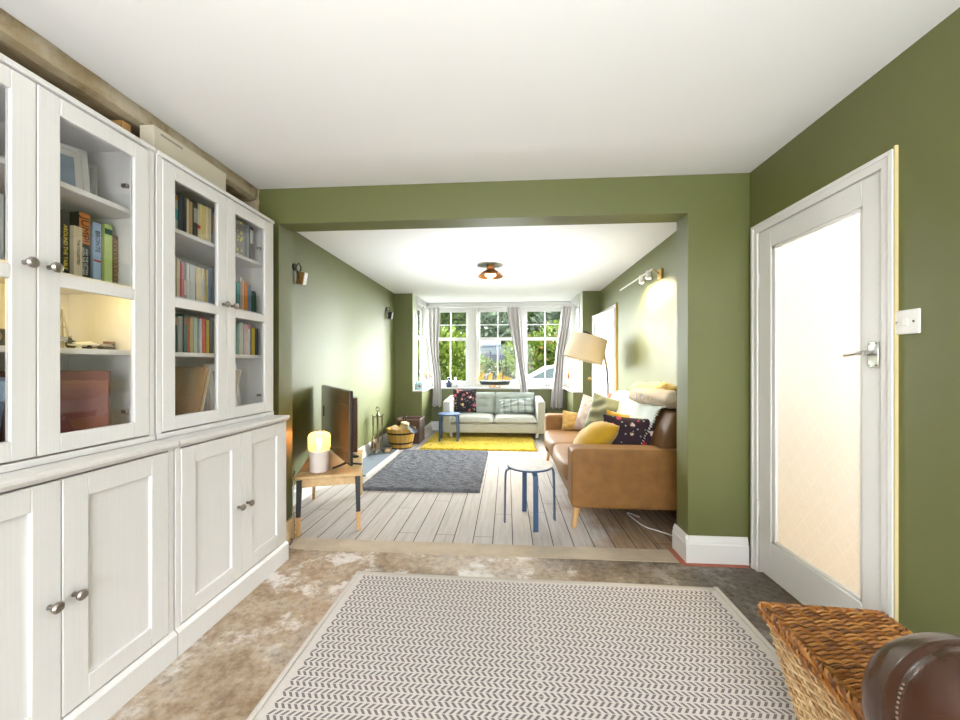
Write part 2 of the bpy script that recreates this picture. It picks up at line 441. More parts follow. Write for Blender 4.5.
# ------------------------------------------------------------------ setting
XL, XR, YM, YM2, YF, H = -1.86, 1.485, 2.45, 2.61, 6.22, 2.40
YB = -2.6           # wall behind the photographer
BL, BR, BY = -1.56, 1.21, 7.25   # bay: inner faces at window height, window line
CL, CR, CY = -1.40, 1.06, 7.03   # bay: faces under the sills
struct('floor_concrete', BX(XL - .1, XR + .1, YB - .2, 2.44, -.12, 0), 'concrete', 'worn grey and brown concrete floor of the near room', 'floor')
struct('floor_threshold', BX(-1.60, 1.13, 2.44, 2.60, -.12, .003), plain('sandy_screed', (.45, .375, .285), .8, var=.25, vs=9), 'sandy cement strip on the floor under the opening', 'floor')
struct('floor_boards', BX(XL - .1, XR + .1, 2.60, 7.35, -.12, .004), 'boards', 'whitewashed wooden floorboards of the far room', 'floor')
struct('ceiling_near', BX(-1.67, XR + .1, YB - .2, YM + .1, H, H + .12), 'ceil', 'white ceiling of the near room', 'ceiling')
struct('ceiling_far', BX(XL - .1, XR + .1, YM + .1, 7.5, H, H + .12), 'ceil', 'white ceiling of the far room and bay', 'ceiling')

struct('wall_left', MB().box(XL - .2, XL, YB - .2, YM, 0, H + .12), 'plaster', 'bare plaster wall behind the white cabinets', 'wall')
struct('wall_left_far', MB().box(XL - .2, XL, YM, YF, 0, H + .12), 'green', 'green wall on the fireplace side of the far room', 'wall')
# raw plaster boxing under the near ceiling along the left wall, rough lower lip
mb = MB()
def lip(u, v):
    y = YB + (YM - YB) * u
    z = [2.40, 2.335, 2.325, 2.325][int(round(v * 3))] + (.003 * sin(y * 9) + .002 * sin(y * 23) if v > .2 else 0)
    x = [-1.668, -1.672, -1.70, -1.86][int(round(v * 3))] + (.002 * sin(y * 31) if v < .5 else 0)
    return (x, y, z)
mb.grid(lip, 120, 3)
struct('trim_plaster_boxing', mb, 'plaster', 'bare plaster boxing between cabinets and white ceiling', 'trim', solid=.012, smooth=12)
struct('trim_wood_batten', BX(-1.86, -1.81, YB, 1.62, 2.235, 2.262), plain('olive_stained_batten', (.2, .16, .05), .7, var=.3, vs=20), 'old stained batten on the bare plaster above the cabinets', 'trim')
# opening wall: nibs and beam
OL, OR, OZ = -1.52, 1.118, 2.165
mb = MB()
mb.prism([(-1.66, 0), (OL, 0), (OL, OZ), (OR, OZ), (OR, 0), (XR + .0, 0), (XR + .0, H), (-1.66, H)], 'y', YM, YM2)
mb.box(XL, -1.66, YM + .02, YM2, 0, H)
struct('wall_opening', mb, 'green', 'green dividing wall with a wide beam opening', 'wall', bevel=.002)
mb = MB()
mb.grid(lambda u, v: (-1.86 + .2 * u + .006 * sin(v * 40), YM + .012 - .012 * abs(sin(u * 9 + v * 31)) , 1.9 + .5 * v), 12, 30)
struct('trim_broken_plaster', mb, 'plaster', 'rough broken plaster at the left end of the beam', 'trim', solid=.02)
# right wall with two doorways
D1 = (1.618, 2.368, 2.0); D2 = (5.32, 6.13, 2.0)
mb = MB(); T = .11
mb.box(XR, XR + T, YB - .2, D1[0], 0, H + .1); mb.box(XR, XR + T, D1[0], D1[1], D1[2], H + .1)
mb.box(XR, XR + T, D1[1], D2[0], 0, H + .1); mb.box(XR, XR + T, D2[0], D2[1], D2[2], H + .1); mb.box(XR, XR + T, D2[1], YF + .25, 0, H + .1)
struct('wall_right', mb, 'green', 'green wall holding the two white doors', 'wall', weld=1e-4)
# far wall nibs either side of the bay (narrower below the sills)
mb = MB()
mb.box(XL - .2, CL, YF, YF + .2, 0, .775); mb.box(XL - .2, BL, YF, YF + .2, .775, H + .1)
struct('wall_far_left', mb, 'green', 'green nib wall left of the bay window', 'wall')
mb = MB()
mb.box(CR, XR + .1, YF, YF + .2, 0, .775); mb.box(BR, XR + .1, YF, YF + .2, .775, H + .1)
struct('wall_far_right', mb, 'green', 'green nib wall right of the bay window', 'wall')
mb = MB()
mb.box(CL - .35, CR + .35, CY, BY + .25, -.3, .775); mb.box(CL - .35, CL, YF + .2, CY, -.3, .775); mb.box(CR, CR + .35, YF + .2, CY, -.3, .775)
struct('wall_bay', mb, 'green', 'green low walls under the bay window sills', 'wall')
# back wall behind the photographer: wide garden doors
mb = MB()
mb.box(XL - .2, -1.35, YB - .2, YB, 0, H + .1); mb.box(1.25, XR + .1, YB - .2, YB, 0, H + .1); mb.box(-1.35, 1.25, YB - .2, YB, 2.2, H + .1)
struct('wall_back', mb, 'green', 'green wall behind the photographer', 'wall')
mb = MB()
for x in (-1.35, -.09, 1.18): mb.box(x, x + .07, YB - .12, YB - .06, 0, 2.2)
mb.box(-1.35, 1.25, YB - .12, YB - .06, 2.12, 2.2); mb.box(-1.35, 1.25, YB - .12, YB - .06, 0, .1)
struct('door_garden', mb, 'white', 'white framed glazed doors behind the photographer', 'door')

# hall beyond the right-hand doors
hx0, hx1, hy0, hy1 = XR + T, 2.75, .6, 6.6
mb = MB()
mb.box(hx1, hx1 + .08, hy0, hy1, 0, 2.5); mb.box(hx0, hx1, hy0 - .08, hy0, 0, 2.5); mb.box(hx0, hx1, hy1, hy1 + .08, 0, 2.5)
struct('wall_hall', mb, plain('hall_cream_paint', (.82, .78, .70), .7), 'cream hall walls beyond the glazed door', 'wall')
struct('floor_hall', BX(hx0 - .11, hx1 + .1, hy0, hy1, -.12, -.002), wood('honey_hall_floor', (.45, .26, .1), (.6, .38, .17), (14, 2, 14)), 'honey wooden floor of the hall', 'floor')
struct('ceiling_hall', BX(hx0, hx1, hy0, hy1, H, H + .1), 'ceil', 'white hall ceiling', 'ceiling')
# ---- skirtings
def skirt(name, p0, p1, nx, ny, label, h=.165, d=.02):
    """moulded skirting from p0 to p1 (floor points on the wall), projecting along (nx, ny)"""
    prof = [(0, 0), (d, 0), (d, h - .05), (d * .72, h - .043), (d * .8, h - .03), (d * .45, h - .014), (d * .3, h), (0, h)]
    mb = MB(); vs = []
    for p in (p0, p1):
        for a, z in prof: vs.append((p[0] + nx * a, p[1] + ny * a, z + .003))
    n = len(prof)
    mb.add(vs, [tuple(range(n))[::-1], tuple(range(n, 2 * n))] + [(i, (i + 1) % n, n + (i + 1) % n, n + i) for i in range(n)])
    return struct(name, mb, 'white', label, 'skirting board')
skirt('baseboard_nib_front', (OR - .0195, YM), (XR - .018, YM), 0, -1, 'white moulded skirting board beside the glazed door')
skirt('baseboard_nib_side', (OR, YM - .0195), (OR, YM2 + .02), -1, 0, 'white skirting board on the right jamb of the opening')
skirt('baseboard_nib_rear', (OR, YM2), (XR, YM2), 0, 1, 'white skirting board behind the right jamb')
skirt('baseboard_left', (XL, YM2), (XL, YF), 1, 0, 'white skirting board along the fireplace wall')
skirt('baseboard_right', (XR, YM2), (XR, D2[0] - .07), -1, 0, 'white skirting board behind the tan sofa')
skirt('baseboard_near_right', (XR, YB), (XR, 1.57), -1, 0, 'white skirting board near the wicker hamper')
skirt('baseboard_far_left', (XL, YF), (CL, YF), 0, -1, 'white skirting board behind the log basket')
skirt('baseboard_far_right', (CR, YF), (XR, YF), 0, -1, 'white skirting board by the far door')
skirt('baseboard_bay_left', (CL, YF), (CL, CY), 1, 0, 'white skirting board on the left side of the bay')
skirt('baseboard_bay_right', (CR, YF), (CR, CY), -1, 0, 'white skirting board on the right side of the bay')
skirt('baseboard_bay_front', (CL, CY), (CR, CY), 0, -1, 'white skirting board behind the grey sofa')
struct('trim_jamb_foot', BX(OL, OL + .022, YM + .005, YM2 - .005, .003, .15), wood('bare_pine_skirting', (.6, .44, .24), (.72, .56, .36), (20, 20, 4)), 'short bare pine skirting on the left jamb', 'trim', bevel=.005)
mb = MB(); mb.box(OR - .055, OR - .02, YM - .045, YM2, 0, .006); mb.box(OR - .02, XR - .03, YM - .045, YM - .02, 0, .006)
struct('trim_red_edge', mb, 'red', 'brick red strip on the floor around the right nib', 'trim')

# ---- bay windows
def sash_window(name, x0, x1, label, hung=True, z0=.815, z1=2.305, axis='x', at=BY, sgn=1, split=True):
    """box sash window across x0..x1 at depth at; sgn = outward direction"""
    def B(mb, a0, a1, d0, d1, c0, c1):
        d = sorted((at + sgn * d0, at + sgn * d1))
        if axis == 'x': mb.box(a0, a1, d[0], d[1], c0, c1)
        else: mb.box(d[0], d[1], a0, a1, c0, c1)
    fr = MB(); w = .06
    B(fr, x0 - w, x0, -.03, .09, z0 - .02, z1 + .05); B(fr, x1, x1 + w, -.03, .09, z0 - .02, z1 + .05)
    B(fr, x0, x1, -.03, .09, z1, z1 + .05); B(fr, x0, x1, -.03, .09, z0 - .03, z0)
    o = struct(name, fr, 'winwhite', label, 'window', bevel=.004)
    zm = 1.71; r = .048
    for nm, c0, c1, dd in (('upper_sash', zm - .03, z1, .045), ('lower_sash', z0, zm + .03, .0)):
        s = MB(); bot = .1 if nm == 'lower_sash' else .06; top = .075 if nm == 'upper_sash' else .06
        if nm == 'upper_sash': bot = .045
        B(s, x0, x0 + r, dd, dd + .035, c0, c1); B(s, x1 - r, x1, dd, dd + .035, c0, c1)
        B(s, x0 + r, x1 - r, dd, dd + .035, c0, c0 + bot); B(s, x0 + r, x1 - r, dd, dd + .035, c1 - top, c1)
        if split:
            xm = (x0 + x1) / 2
            B(s, xm - .011, xm + .011, dd + .005, dd + .03, c0, c1)
            if nm == 'upper_sash': B(s, x0, x1, dd + .005, dd + .03, 1.985 - .009, 1.985 + .009)
        so = s.build(nm, 'winwhite', o, bevel=.003)
        g = MB(); B(g, x0 + r, x1 - r, dd + .014, dd + .018, c0 + bot, c1 - top)
        g.build('pane', 'winglass', so)
    return o
sash_window('window_1', -1.43, -.735, 'white sash window of the bay in front of the green flowering bush')
sash_window('window_2', -.565, .215, 'white middle sash window of the bay behind the model ship')
w3 = sash_window('window_3', .335, 1.10, 'white sash window of the bay in front of the white car')
sash_window('window_4', YF + .24, BY - .1, 'narrow white sash window in the left side of the bay', axis='y', at=BL, sgn=-1, split=False)
sash_window('window_5', YF + .24, BY - .1, 'narrow white sash window in the right side of the bay', axis='y', at=BR, sgn=1, split=False)
mb = MB()
for a, b in ((-1.66, -1.49), (-.675, -.625), (.275, .275 + .001), (1.16, 1.32)): mb.box(a, b, BY - .05, BY + .13, .775, 2.4)
mb.box(-1.7, 1.33, BY - .05, BY + .13, 2.345, 2.40); mb.box(-1.7, 1.33, BY - .075, BY - .05, 2.36, 2.385)
for sx, x in ((-1, BL), (1, BR)):
    a = sorted((x - sx * .03, x + sx * .12)); mb.box(a[0], a[1], YF + .2, BY + .1, 2.345, 2.4)
    mb.box(a[0], a[1], YF + .02, YF + .2, .775, 2.4) if False else None
struct('trim_bay_head', mb, 'winwhite', 'white timber posts and head of the bay window', 'trim', bevel=.004)
mb = MB()
mb.prism([(CL - .3, CY - .04), (CR + .3, CY - .04), (CR + .3, BY + .14), (CL - .3, BY + .14)], 'z', .772, .80)
mb.box(BL, CL + .02, YF - .015, YF + .2, .772, .80); mb.box(CR - .02, BR, YF - .015, YF + .2, .772, .80)
mb.box(BL - .14, CL + .02, YF + .2, CY, .772, .80); mb.box(CR - .02, BR + .14, YF + .2, CY, .772, .80)
struct('trim_window_sill', mb, 'winwhite', 'white window sill running around the bay', 'window sill', bevel=.005)
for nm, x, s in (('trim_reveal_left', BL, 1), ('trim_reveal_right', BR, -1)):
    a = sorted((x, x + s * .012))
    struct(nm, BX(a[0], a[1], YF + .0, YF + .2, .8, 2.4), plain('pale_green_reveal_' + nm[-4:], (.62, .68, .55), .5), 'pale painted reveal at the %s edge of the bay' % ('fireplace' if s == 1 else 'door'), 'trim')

# ---- near right door
mb = MB(); aw = .05; pr = .012
def arch(mb, y0, y1, z1, w=aw):
    def U(a, b, x0, x1): mb.prism([(y0 - b, 0), (y0 - b, z1 + b), (y1 + b, z1 + b), (y1 + b, 0), (y1 + a, 0), (y1 + a, z1 + a), (y0 - a, z1 + a), (y0 - a, 0)], 'x', x0, x1)
    U(0, w, XR - pr, XR); U(w - .018, w + .0005, XR - pr - .005, XR - pr + .001)
    U(-.003, .0005, XR + .0005, XR + T)
arch(mb, *D1)
struct('trim_door_frame', mb, 'white', 'white architrave around the glazed door', 'door frame', bevel=.004)
struct('trim_paint_edge', BX(XR - .012, XR, D1[0] - aw - .007, D1[0] - aw - .001, 0.0, 2.06), plain('raw_cream_edge', (.66, .56, .3), .8), 'unpainted cream edge along the door frame beside the switch', 'trim')
y0, y1, z1 = D1[0] + .005, D1[1] - .005, D1[2] - .006
gx = XR - .004
mb = MB(); st = .105
gy0, gy1, gz0, gz1 = y0 + .084, y1 - .103, .225, 1.888
mb.box(gx, gx + .04, y0, gy0, .02, z1); mb.box(gx, gx + .04, gy1, y1, .02, z1); mb.box(gx, gx + .04, gy0, gy1, .02, gz0); mb.box(gx, gx + .04, gy0, gy1, gz1, z1)
d1 = struct('door_glazed', mb, 'white', 'white interior door with one tall frosted pane', 'door', bevel=.003)
mb = MB()
for a in ((gy0, gy0 + .016, gz0, gz1), (gy1 - .03, gy1, gz0, gz1), (gy0, gy1, gz0, gz0 + .016), (gy0, gy1, gz1 - .016, gz1)): mb.box(gx + .004, gx + .03, *a)
mb.build('glazing_bead', 'white', d1, bevel=.004)
BX(gx + .016, gx + .022, gy0, gy1, gz0, gz1).build('pane', 'frosted', d1)
hy = y0 + .03
h = BX(gx - .006, gx, hy - .022, hy + .022, 1.213, 1.318).build('handle_plate', 'chrome', d1, bevel=.004)
mb = MB(); mb.lathe([(.011, 0), (.011, -.038), (.009, -.045)], (gx - .004, hy, 1.272), 14, 'x')
mb.tube([(gx - .042, hy - .006, 1.272), (gx - .046, hy + .02, 1.272), (gx - .046, hy + .05, 1.267), (gx - .043, hy + .085, 1.263)], [.009, .0095, .008, .0075], 10)
mb.build('lever_handle', 'chrome', h)
for sy in (-.015, .015):
    for z in (1.222, 1.309): MB().lathe([(.0035, -.0085), (.0035, -.006)], (gx, hy + sy, z), 8, 'x').build('screw', 'pewter', h)
for z in (1.72, .38): MB().lathe([(.007, -.045), (.007, .045)], (gx - .004, y1 + .004, z), 10).build('hinge', 'white', d1)
# ---- far right door, a little ajar into the room, hinged on its near edge
mb = MB(); arch(mb, *D2)
struct('trim_far_door_frame', mb, 'white', 'white architrave around the far panelled door', 'door frame', bevel=.004)
struct('trim_far_door_edge', BX(XR - .024, XR, D2[0] - aw - .012, D2[0] - aw - .001, 0, 2.06), plain('warm_lit_architrave_edge', (.62, .43, .15), .7), 'architrave edge beside the far door, warm light painted in', 'trim')  # warm light on the architrave edge is put into this strip's colour
ang = radians(8.5)
W2 = .80
mb = MB()   # local: y along leaf from the hinge, x = thickness
mb.box(.012, .04, 0, W2, .01, 1.985)
cols = [(.0, .1), (.7, .8)]
for a, b in ((0, .1), (W2 - .1, W2)): mb.box(0, .012, a, b, .01, 1.985)
for c0, c1 in ((.01, .22), (.92, 1.1), (1.86, 1.985)): mb.box(0, .012, .1, W2 - .1, c0, c1)
mb.box(0, .012, W2 / 2 - .045, W2 / 2 + .045, .22, .92)
d2 = mb.build('door_panelled', 'white', bevel=.003, loc=(XR - .034, D2[0] + .012, 0.005), rot=(0, 0, ang))
tag(d2, 'white panelled door standing slightly ajar beyond the arc lamp', 'door', kind='structure')
MB().lathe([(.008, -.045), (.008, .045)], (-.004, .0, 1.78), 10).build('hinge', 'pewter', d2)
mb = MB(); mb.lathe([(.01, 0), (.01, -.04), (.026, -.045), (.03, -.06), (.02, -.075)], (0, W2 - .05, 1.0), 14, 'x'); mb.build('door_knob', 'brass', d2)

# ---- switch
t = thing('wall_switch', 'white double plate switch on green wall beside the glazed door', 'switch', (XR, 1.527, 1.383))
BX(-.009, 0, -.047, .047, -.045, .045).build('plate', plain('white_switch_plastic', (.82, .82, .8), .3), t, bevel=.003)
MB().box(-.013, -.009, -.012, .012, -.014, .014).build('rocker', plain('white_rocker_plastic', (.86, .86, .84), .3), t, bevel=.002)
for y in (-.03, .03): MB().lathe([(.004, 0), (.004, -.002)], (-.009, y, 0), 10, 'x').build('screw', 'chrome', t)

# ------------------------------------------------------------------ cabinets
BF, UF, BK = -1.385, -1.47, -1.845
def knob(parent, x, y, z):
    MB().lathe([(.008, 0), (.006, .012), (.008, .018), (.0155, .024), (.017, .031), (.012, .037), (.003, .039)], (x, y, z), 14, 'x').build('knob', 'pewter', parent)
def base_cabinet(y0, label):
    w = .81; y1 = y0 + w; ym = y0 + w / 2
    t = thing('base_cabinet', label, 'cabinet', (BF, y0 + w / 2, 0), group='low white cabinets under the bookcases')
    def loc(mb): mb.v = [(v[0] - BF, v[1] - ym, v[2]) for v in mb.v]; return mb
    mb = MB(); mb.box(BK, BF - .022, y0 + .004, y0 + .022, .0, .872); mb.box(BK, BF - .022, y1 - .022, y1 - .004, 0, .872)
    mb.box(BK, BK + .01, y0 + .004, y1 - .004, 0, .872); mb.box(BK, BF - .022, y0 + .004, y1 - .004, .1, .118)
    mb.box(BF - .03, BF - .003, y0 + .001, y0 + .026, .1, .872); mb.box(BF - .03, BF - .003, y1 - .026, y1 - .001, .1, .872)
    loc(mb).build('carcass', 'cab', t, bevel=.002)
    mb = MB(); pf = BF + .012
    mb.prism([(BF - .05, .0), (pf, 0), (pf, .098), (pf - .006, .106), (pf - .014, .114), (BF - .05, .114)], 'y', y0, y1)
    loc(mb).build('plinth', 'cab', t)
    mb = MB(); cf = BF + .02
    mb.prism([(BK, .872), (cf - .022, .872), (cf - .012, .877), (cf - .006, .886), (cf, .890), (cf, .902), (cf - .004, .906), (BK, .906)], 'y', y0, y1)
    loc(mb).build('worktop', 'cab', t)
    for k in (0, 1):
        a, b = (y0 + .028, ym - .0015) if k == 0 else (ym + .0015, y1 - .028)
        z0, z1, f = .121, .866, .075
        mb = MB(); mb.box(BF - .02, BF, a, a + f, z0, z1); mb.box(BF - .02, BF, b - f, b, z0, z1)
        mb.box(BF - .02, BF, a + f, b - f, z0, z0 + f); mb.box(BF - .02, BF, a + f, b - f, z1 - f, z1)
        d = loc(mb).build('door', 'cab', t, bevel=.0025)
        loc(BX(BF - .018, BF - .012, a + f, b - f, z0 + f, z1 - f)).build('panel', 'cab', d)
        ky = (b - .032) if k == 0 else (a + .032)
        knob(d, 0, ky - ym, .488)
    return t
base_cabinet(.692, 'low white two door cabinet nearest the camera beneath the lit bookcase')
base_cabinet(1.508, 'low white two door cabinet closest to the opening and table lamp')
led = emit('warm_led_strip', (1.0, .74, .24), 17)
def bookcase(y0, label, lit=False):
    w = .81; y1 = y0 + w; ym = y0 + w / 2; z0, z1 = .908, 2.13
    t = thing('glass_door_bookcase', label, 'bookcase', (UF, ym, z0), group='white glass door bookcases')
    def loc(mb): mb.v = [(v[0] - UF, v[1] - ym, v[2] - z0) for v in mb.v]; return mb
    bf = UF - .022
    for a in (y0 + .004, y1 - .022): loc(BX(BK, bf, a, a + .018, z0, z1 - .018)).build('side_panel', 'cab', t, bevel=.001)
    for a in (y0 + .001, y1 - .026): loc(BX(UF - .03, UF - .003, a, a + .025, z0 + .02, z1 - .017)).build('front_stile', 'cab', t, bevel=.002)
    loc(BX(BK, UF + .006, y0, y1, z1 - .018, z1)).build('top_panel', 'cab', t, bevel=.003)
    loc(BX(BK, UF + .002, y0 + .002, y1 - .002, z0, z0 + .022)).build('bottom_panel', 'cab', t, bevel=.002)
    loc(BX(BK, BK + .008, y0 + .022, y1 - .022, z0, z1 - .018)).build('back_panel', 'cab', t)
    for z in (1.262, 1.52, 1.83): loc(BX(BK + .008, bf - .02, y0 + .022, y1 - .022, z, z + .02)).build('shelf', 'cab', t, bevel=.002)
    for k in (0, 1):
        a, b = (y0 + .028, ym - .0015) if k == 0 else (ym + .0015, y1 - .028)
        c0, c1, f = .936, 2.106, .062
        mb = MB(); mb.box(UF - .02, UF, a, a + f, c0, c1); mb.box(UF - .02, UF, b - f, b, c0, c1)
        for p, q in ((c0, c0 + .06), (1.481, 1.525), (c1 - .06, c1)): mb.box(UF - .02, UF, a + f, b - f, p, q)
        d = loc(mb).build('door', 'cab', t, bevel=.0025)
        for p, q in ((c0 + .06, 1.481), (1.525, c1 - .06)): loc(BX(UF - .014, UF - .010, a + f, b - f, p, q)).build('glass_pane', 'glass', d)
        knob(d, 0, (b - .03 if k == 0 else a + .03) - ym, 1.537 - z0)
        hy_ = a + f + .006 if k == 0 else b - f - .02
        for hz in (1.04, 1.93): loc(BX(UF - .045, UF - .022, hy_ - (.008 if k == 0 else -.006), hy_ + (.008 if k == 0 else .020), hz - .008, hz + .008)).build('hinge', 'pewter', d, bevel=.002)
    if lit:
        loc(BX(-1.545, -1.525, y0 + .05, y1 - .05, 1.508, 1.5195)).build('light_strip', led, t)
    return t
bookcase(.692, 'white glass door bookcase nearest the camera with a lit lower compartment', True)
bookcase(1.508, 'white glass door bookcase beside the opening filled with rows of books')

# ---- books
RGB = {'black': (.015, .015, .017), 'charcoal': (.05, .05, .055), 'cream': (.68, .6, .42), 'white': (.72, .72, .7), 'red': (.5, .05, .03), 'orange': (.62, .2, .035),
       'pale blue': (.36, .5, .68), 'lime green': (.48, .62, .2), 'brown': (.16, .08, .035), 'navy': (.02, .03, .08), 'teal': (.05, .3, .32), 'dark green': (.02, .09, .07),
       'pink': (.62, .16, .22), 'grey': (.3, .31, .33), 'pale yellow': (.66, .55, .22), 'tan': (.45, .31, .14), 'slate blue': (.14, .19, .3), 'mustard': (.55, .4, .03),
       'sage': (.36, .43, .36), 'lavender': (.5, .45, .62), 'silver grey': (.55, .57, .6), 'dusky pink': (.56, .33, .35), 'olive': (.25, .22, .07), 'peach': (.68, .42, .25)}
BM = {}
def bmat(c):
    if c not in BM: BM[c] = plain(c.replace(' ', '_') + '_book_cover', RGB[c], .45, var=.06, vs=20)
    return BM[c]
M['pages'] = plain('book_pages', (.7, .64, .5), .9, var=.1, vs=200)
def text_on(parent, body, size, loc, rot, mat, name='title', ext=.0004, align='CENTER'):
    cu = bpy.data.curves.new(name, 'FONT'); cu.body = body; cu.size = size; cu.extrude = ext; cu.align_x = align; cu.align_y = 'CENTER'
    tmp = bpy.data.objects.new(name, cu); COL.objects.link(tmp)
    me = bpy.data.meshes.new_from_object(tmp.evaluated_get(bpy.context.evaluated_depsgraph_get()))
    bpy.data.objects.remove(tmp); bpy.data.curves.remove(cu)
    me.name = name; me.materials.clear(); me.materials.append(M[mat] if isinstance(mat, str) else mat)
    o = bpy.data.objects.new(name, me); COL.objects.link(o)
    o.parent = parent; o.location = loc; o.rotation_euler = rot; return o
def book(x, y, z, th, ht, dp, c, label, group, tilt=0, kind='book', bands=None):
    """upright book: spine faces +x at x, near edge at y, thickness th along y"""
    t = thing('book', label, 'book', (x, y, z), (tilt, 0, 0), group)
    mb = MB(); e = .002
    mb.box(-.003, 0, 0, th, 0, ht); mb.box(-dp, -.003, 0, e, 0, ht); mb.box(-dp, -.003, th - e, th, 0, ht)
    mb.build('cover', bmat(c), t)
    BX(-dp + .003, -.004, e, th - e, .003, ht - .004).build('pages', 'pages', t)
    for (a, b, bc) in (bands or []):
        BX(0, .0006, .0003, th - .0003, ht * a, ht * b).build('spine_band', bmat(bc), t)
    return t
SX = -1.60
G1 = 'books in the lit bookcase'
tmat = {'k': plain('black_print', (.01, .01, .01), .5), 'y': plain('yellow_print', (.75, .6, .05), .5), 'w': plain('white_print', (.8, .8, .78), .5), 'g': plain('gold_print', (.5, .33, .1), .4), 'r': plain('red_print', (.6, .04, .04), .5)}
S2 = 1.541
rx = (pi / 2, 0, pi / 2)
down = Euler((0, 0, 0))
def spine_text(b, body, size, y, z, c):
    # reads downwards along the spine, facing +x
    o = text_on(b, body, size, (.0012, y, z), (0, 0, 0), tmat[c], 'spine_title')
    o.rotation_euler = Matrix(((0, 0, 1), (0, 1, 0), (-1, 0, 0))).to_euler()
    return o
b = book(SX, 1.238, S2, .022, .24, .17, 'charcoal', 'dark patterned book standing first along the shelf of the red JUMP book', G1, bands=[(.1, .5, 'brown'), (.6, .85, 'sage')])
b = book(SX, 1.263, S2, .028, .242, .17, 'black', 'black book with small yellow spine lettering beside the cream paperback', G1)
spine_text(b, 'AROUND THE TABLE', .017, .014, .11, 'y')
b = book(SX + .015, 1.293, S2, .028, .195, .13, 'cream', 'short cream paperback in front of the red JUMP book', G1)
spine_text(b, 'THE COLLECTED', .012, .014, .10, 'k')
b = book(SX, 1.322, S2, .038, .258, .18, 'black', 'thick red and black book titled JUMP', G1, bands=[(.55, .998, 'orange')])
spine_text(b, 'JUMP!', .038, .019, .195, 'k'); spine_text(b, 'WITH THE STORIES', .012, .013, .075, 'w'); spine_text(b, 'AND THE LETTERS', .012, .025, .075, 'w')
b = book(SX, 1.372, S2, .028, .238, .16, 'pale blue', 'pale blue paperback with red line beside a lime green book', G1, bands=[(.36, .39, 'red')])
spine_text(b, 'BRONTE', .022, .014, .165, 'k')
b = book(SX - .02, 1.402, S2, .010, .245, .16, 'red', 'thin dark red book between pale blue and lime green books', G1)
b = book(SX, 1.414, S2, .029, .246, .17, 'lime green', 'lime green paperback with dark green emblem on its spine', G1, bands=[(.84, .93, 'dark green')])
b = book(SX - .01, 1.446, S2, .03, .215, .17, 'brown', 'dark brown old book with ornate gold spine', G1)
spine_text(b, 'XVXVXVXVXVX', .026, .018, .105, 'g')

# frames leaning in the top compartment
def frame(name, x, y, z, w, h, rot, label, pic, group=None, border=.018):
    t = thing(name, label, 'picture frame', (x, y, z), rot, group)
    mb = MB()
    for a in ((-w / 2, -w / 2 + border, 0, h), (w / 2 - border, w / 2, 0, h), (-w / 2, w / 2, 0, border), (-w / 2, w / 2, h - border, h)): mb.box(a[0], a[1], -.008, .008, a[2], a[3])
    mb.build('frame', 'white', t, bevel=.002)
    BX(-w / 2 + border, w / 2 - border, -.002, .004, border, h - border).build('picture', pic, t)
    BX(-w / 2 + border + .02, w / 2 - border - .02, -.003, -.002, border + .025, h - border - .025).build('print', M['floral'] if False else plain(name + '_print_blue', (.25, .33, .42), .5, var=.4, vs=12), t)
    return t
mpic = plain('picture_mount', (.75, .73, .68), .7)
frame('framed_picture', -1.64, 1.30, 1.851, .15, .215, (radians(-14), 0, radians(62)), 'white picture frame leaning in front on the top bookcase shelf', mpic, 'white frames on the top shelf of the lit bookcase')
frame('framed_picture', -1.735, 1.40, 1.851, .15, .205, (radians(-12), 0, radians(40)), 'white picture frame with blue print leaning at the back of the top shelf', mpic, 'white frames on the top shelf of the lit bookcase')
# near-left door of the near bookcase (partly out of frame)
frame('framed_picture', -1.70, 1.06, 1.851, .13, .11, (radians(-10), 0, radians(55)), 'small white frame standing on top shelf at the picture edge', mpic)
b = book(SX, 1.05, S2, .03, .235, .17, 'grey', 'grey book behind the glass at the picture edge', G1)
b = book(SX, 1.083, S2, .024, .225, .17, 'silver grey', 'silver grey book next to the grey book at the picture edge', G1)
b = book(SX, 1.0, .932, .028, .27, .18, 'charcoal', 'charcoal book at the bottom corner of the picture edge shelf', G1)
b = book(SX, 1.032, .932, .028, .27, .18, 'black', 'black book titled TAI CHI on the bottom bookcase shelf', G1, tilt=radians(-4))
spine_text(b, 'TAI CHI', .026, .014, .13, 'w')
b = book(SX, 1.068, .932, .022, .255, .18, 'slate blue', 'slate blue book leaning beside the TAI CHI book', G1, tilt=radians(-6), bands=[(.7, .95, 'pale blue')])
t = thing('camera_case', 'small black box on the lit shelf at the picture edge', 'box', (-1.62, 1.06, 1.283))
BX(-.04, .04, -.06, .06, 0, .055).build('body', 'black', t, bevel=.008); MB().lathe([(.022, 0), (.022, .012)], (.04, 0, .03), 14, 'x').build('dial', 'pewter', t)
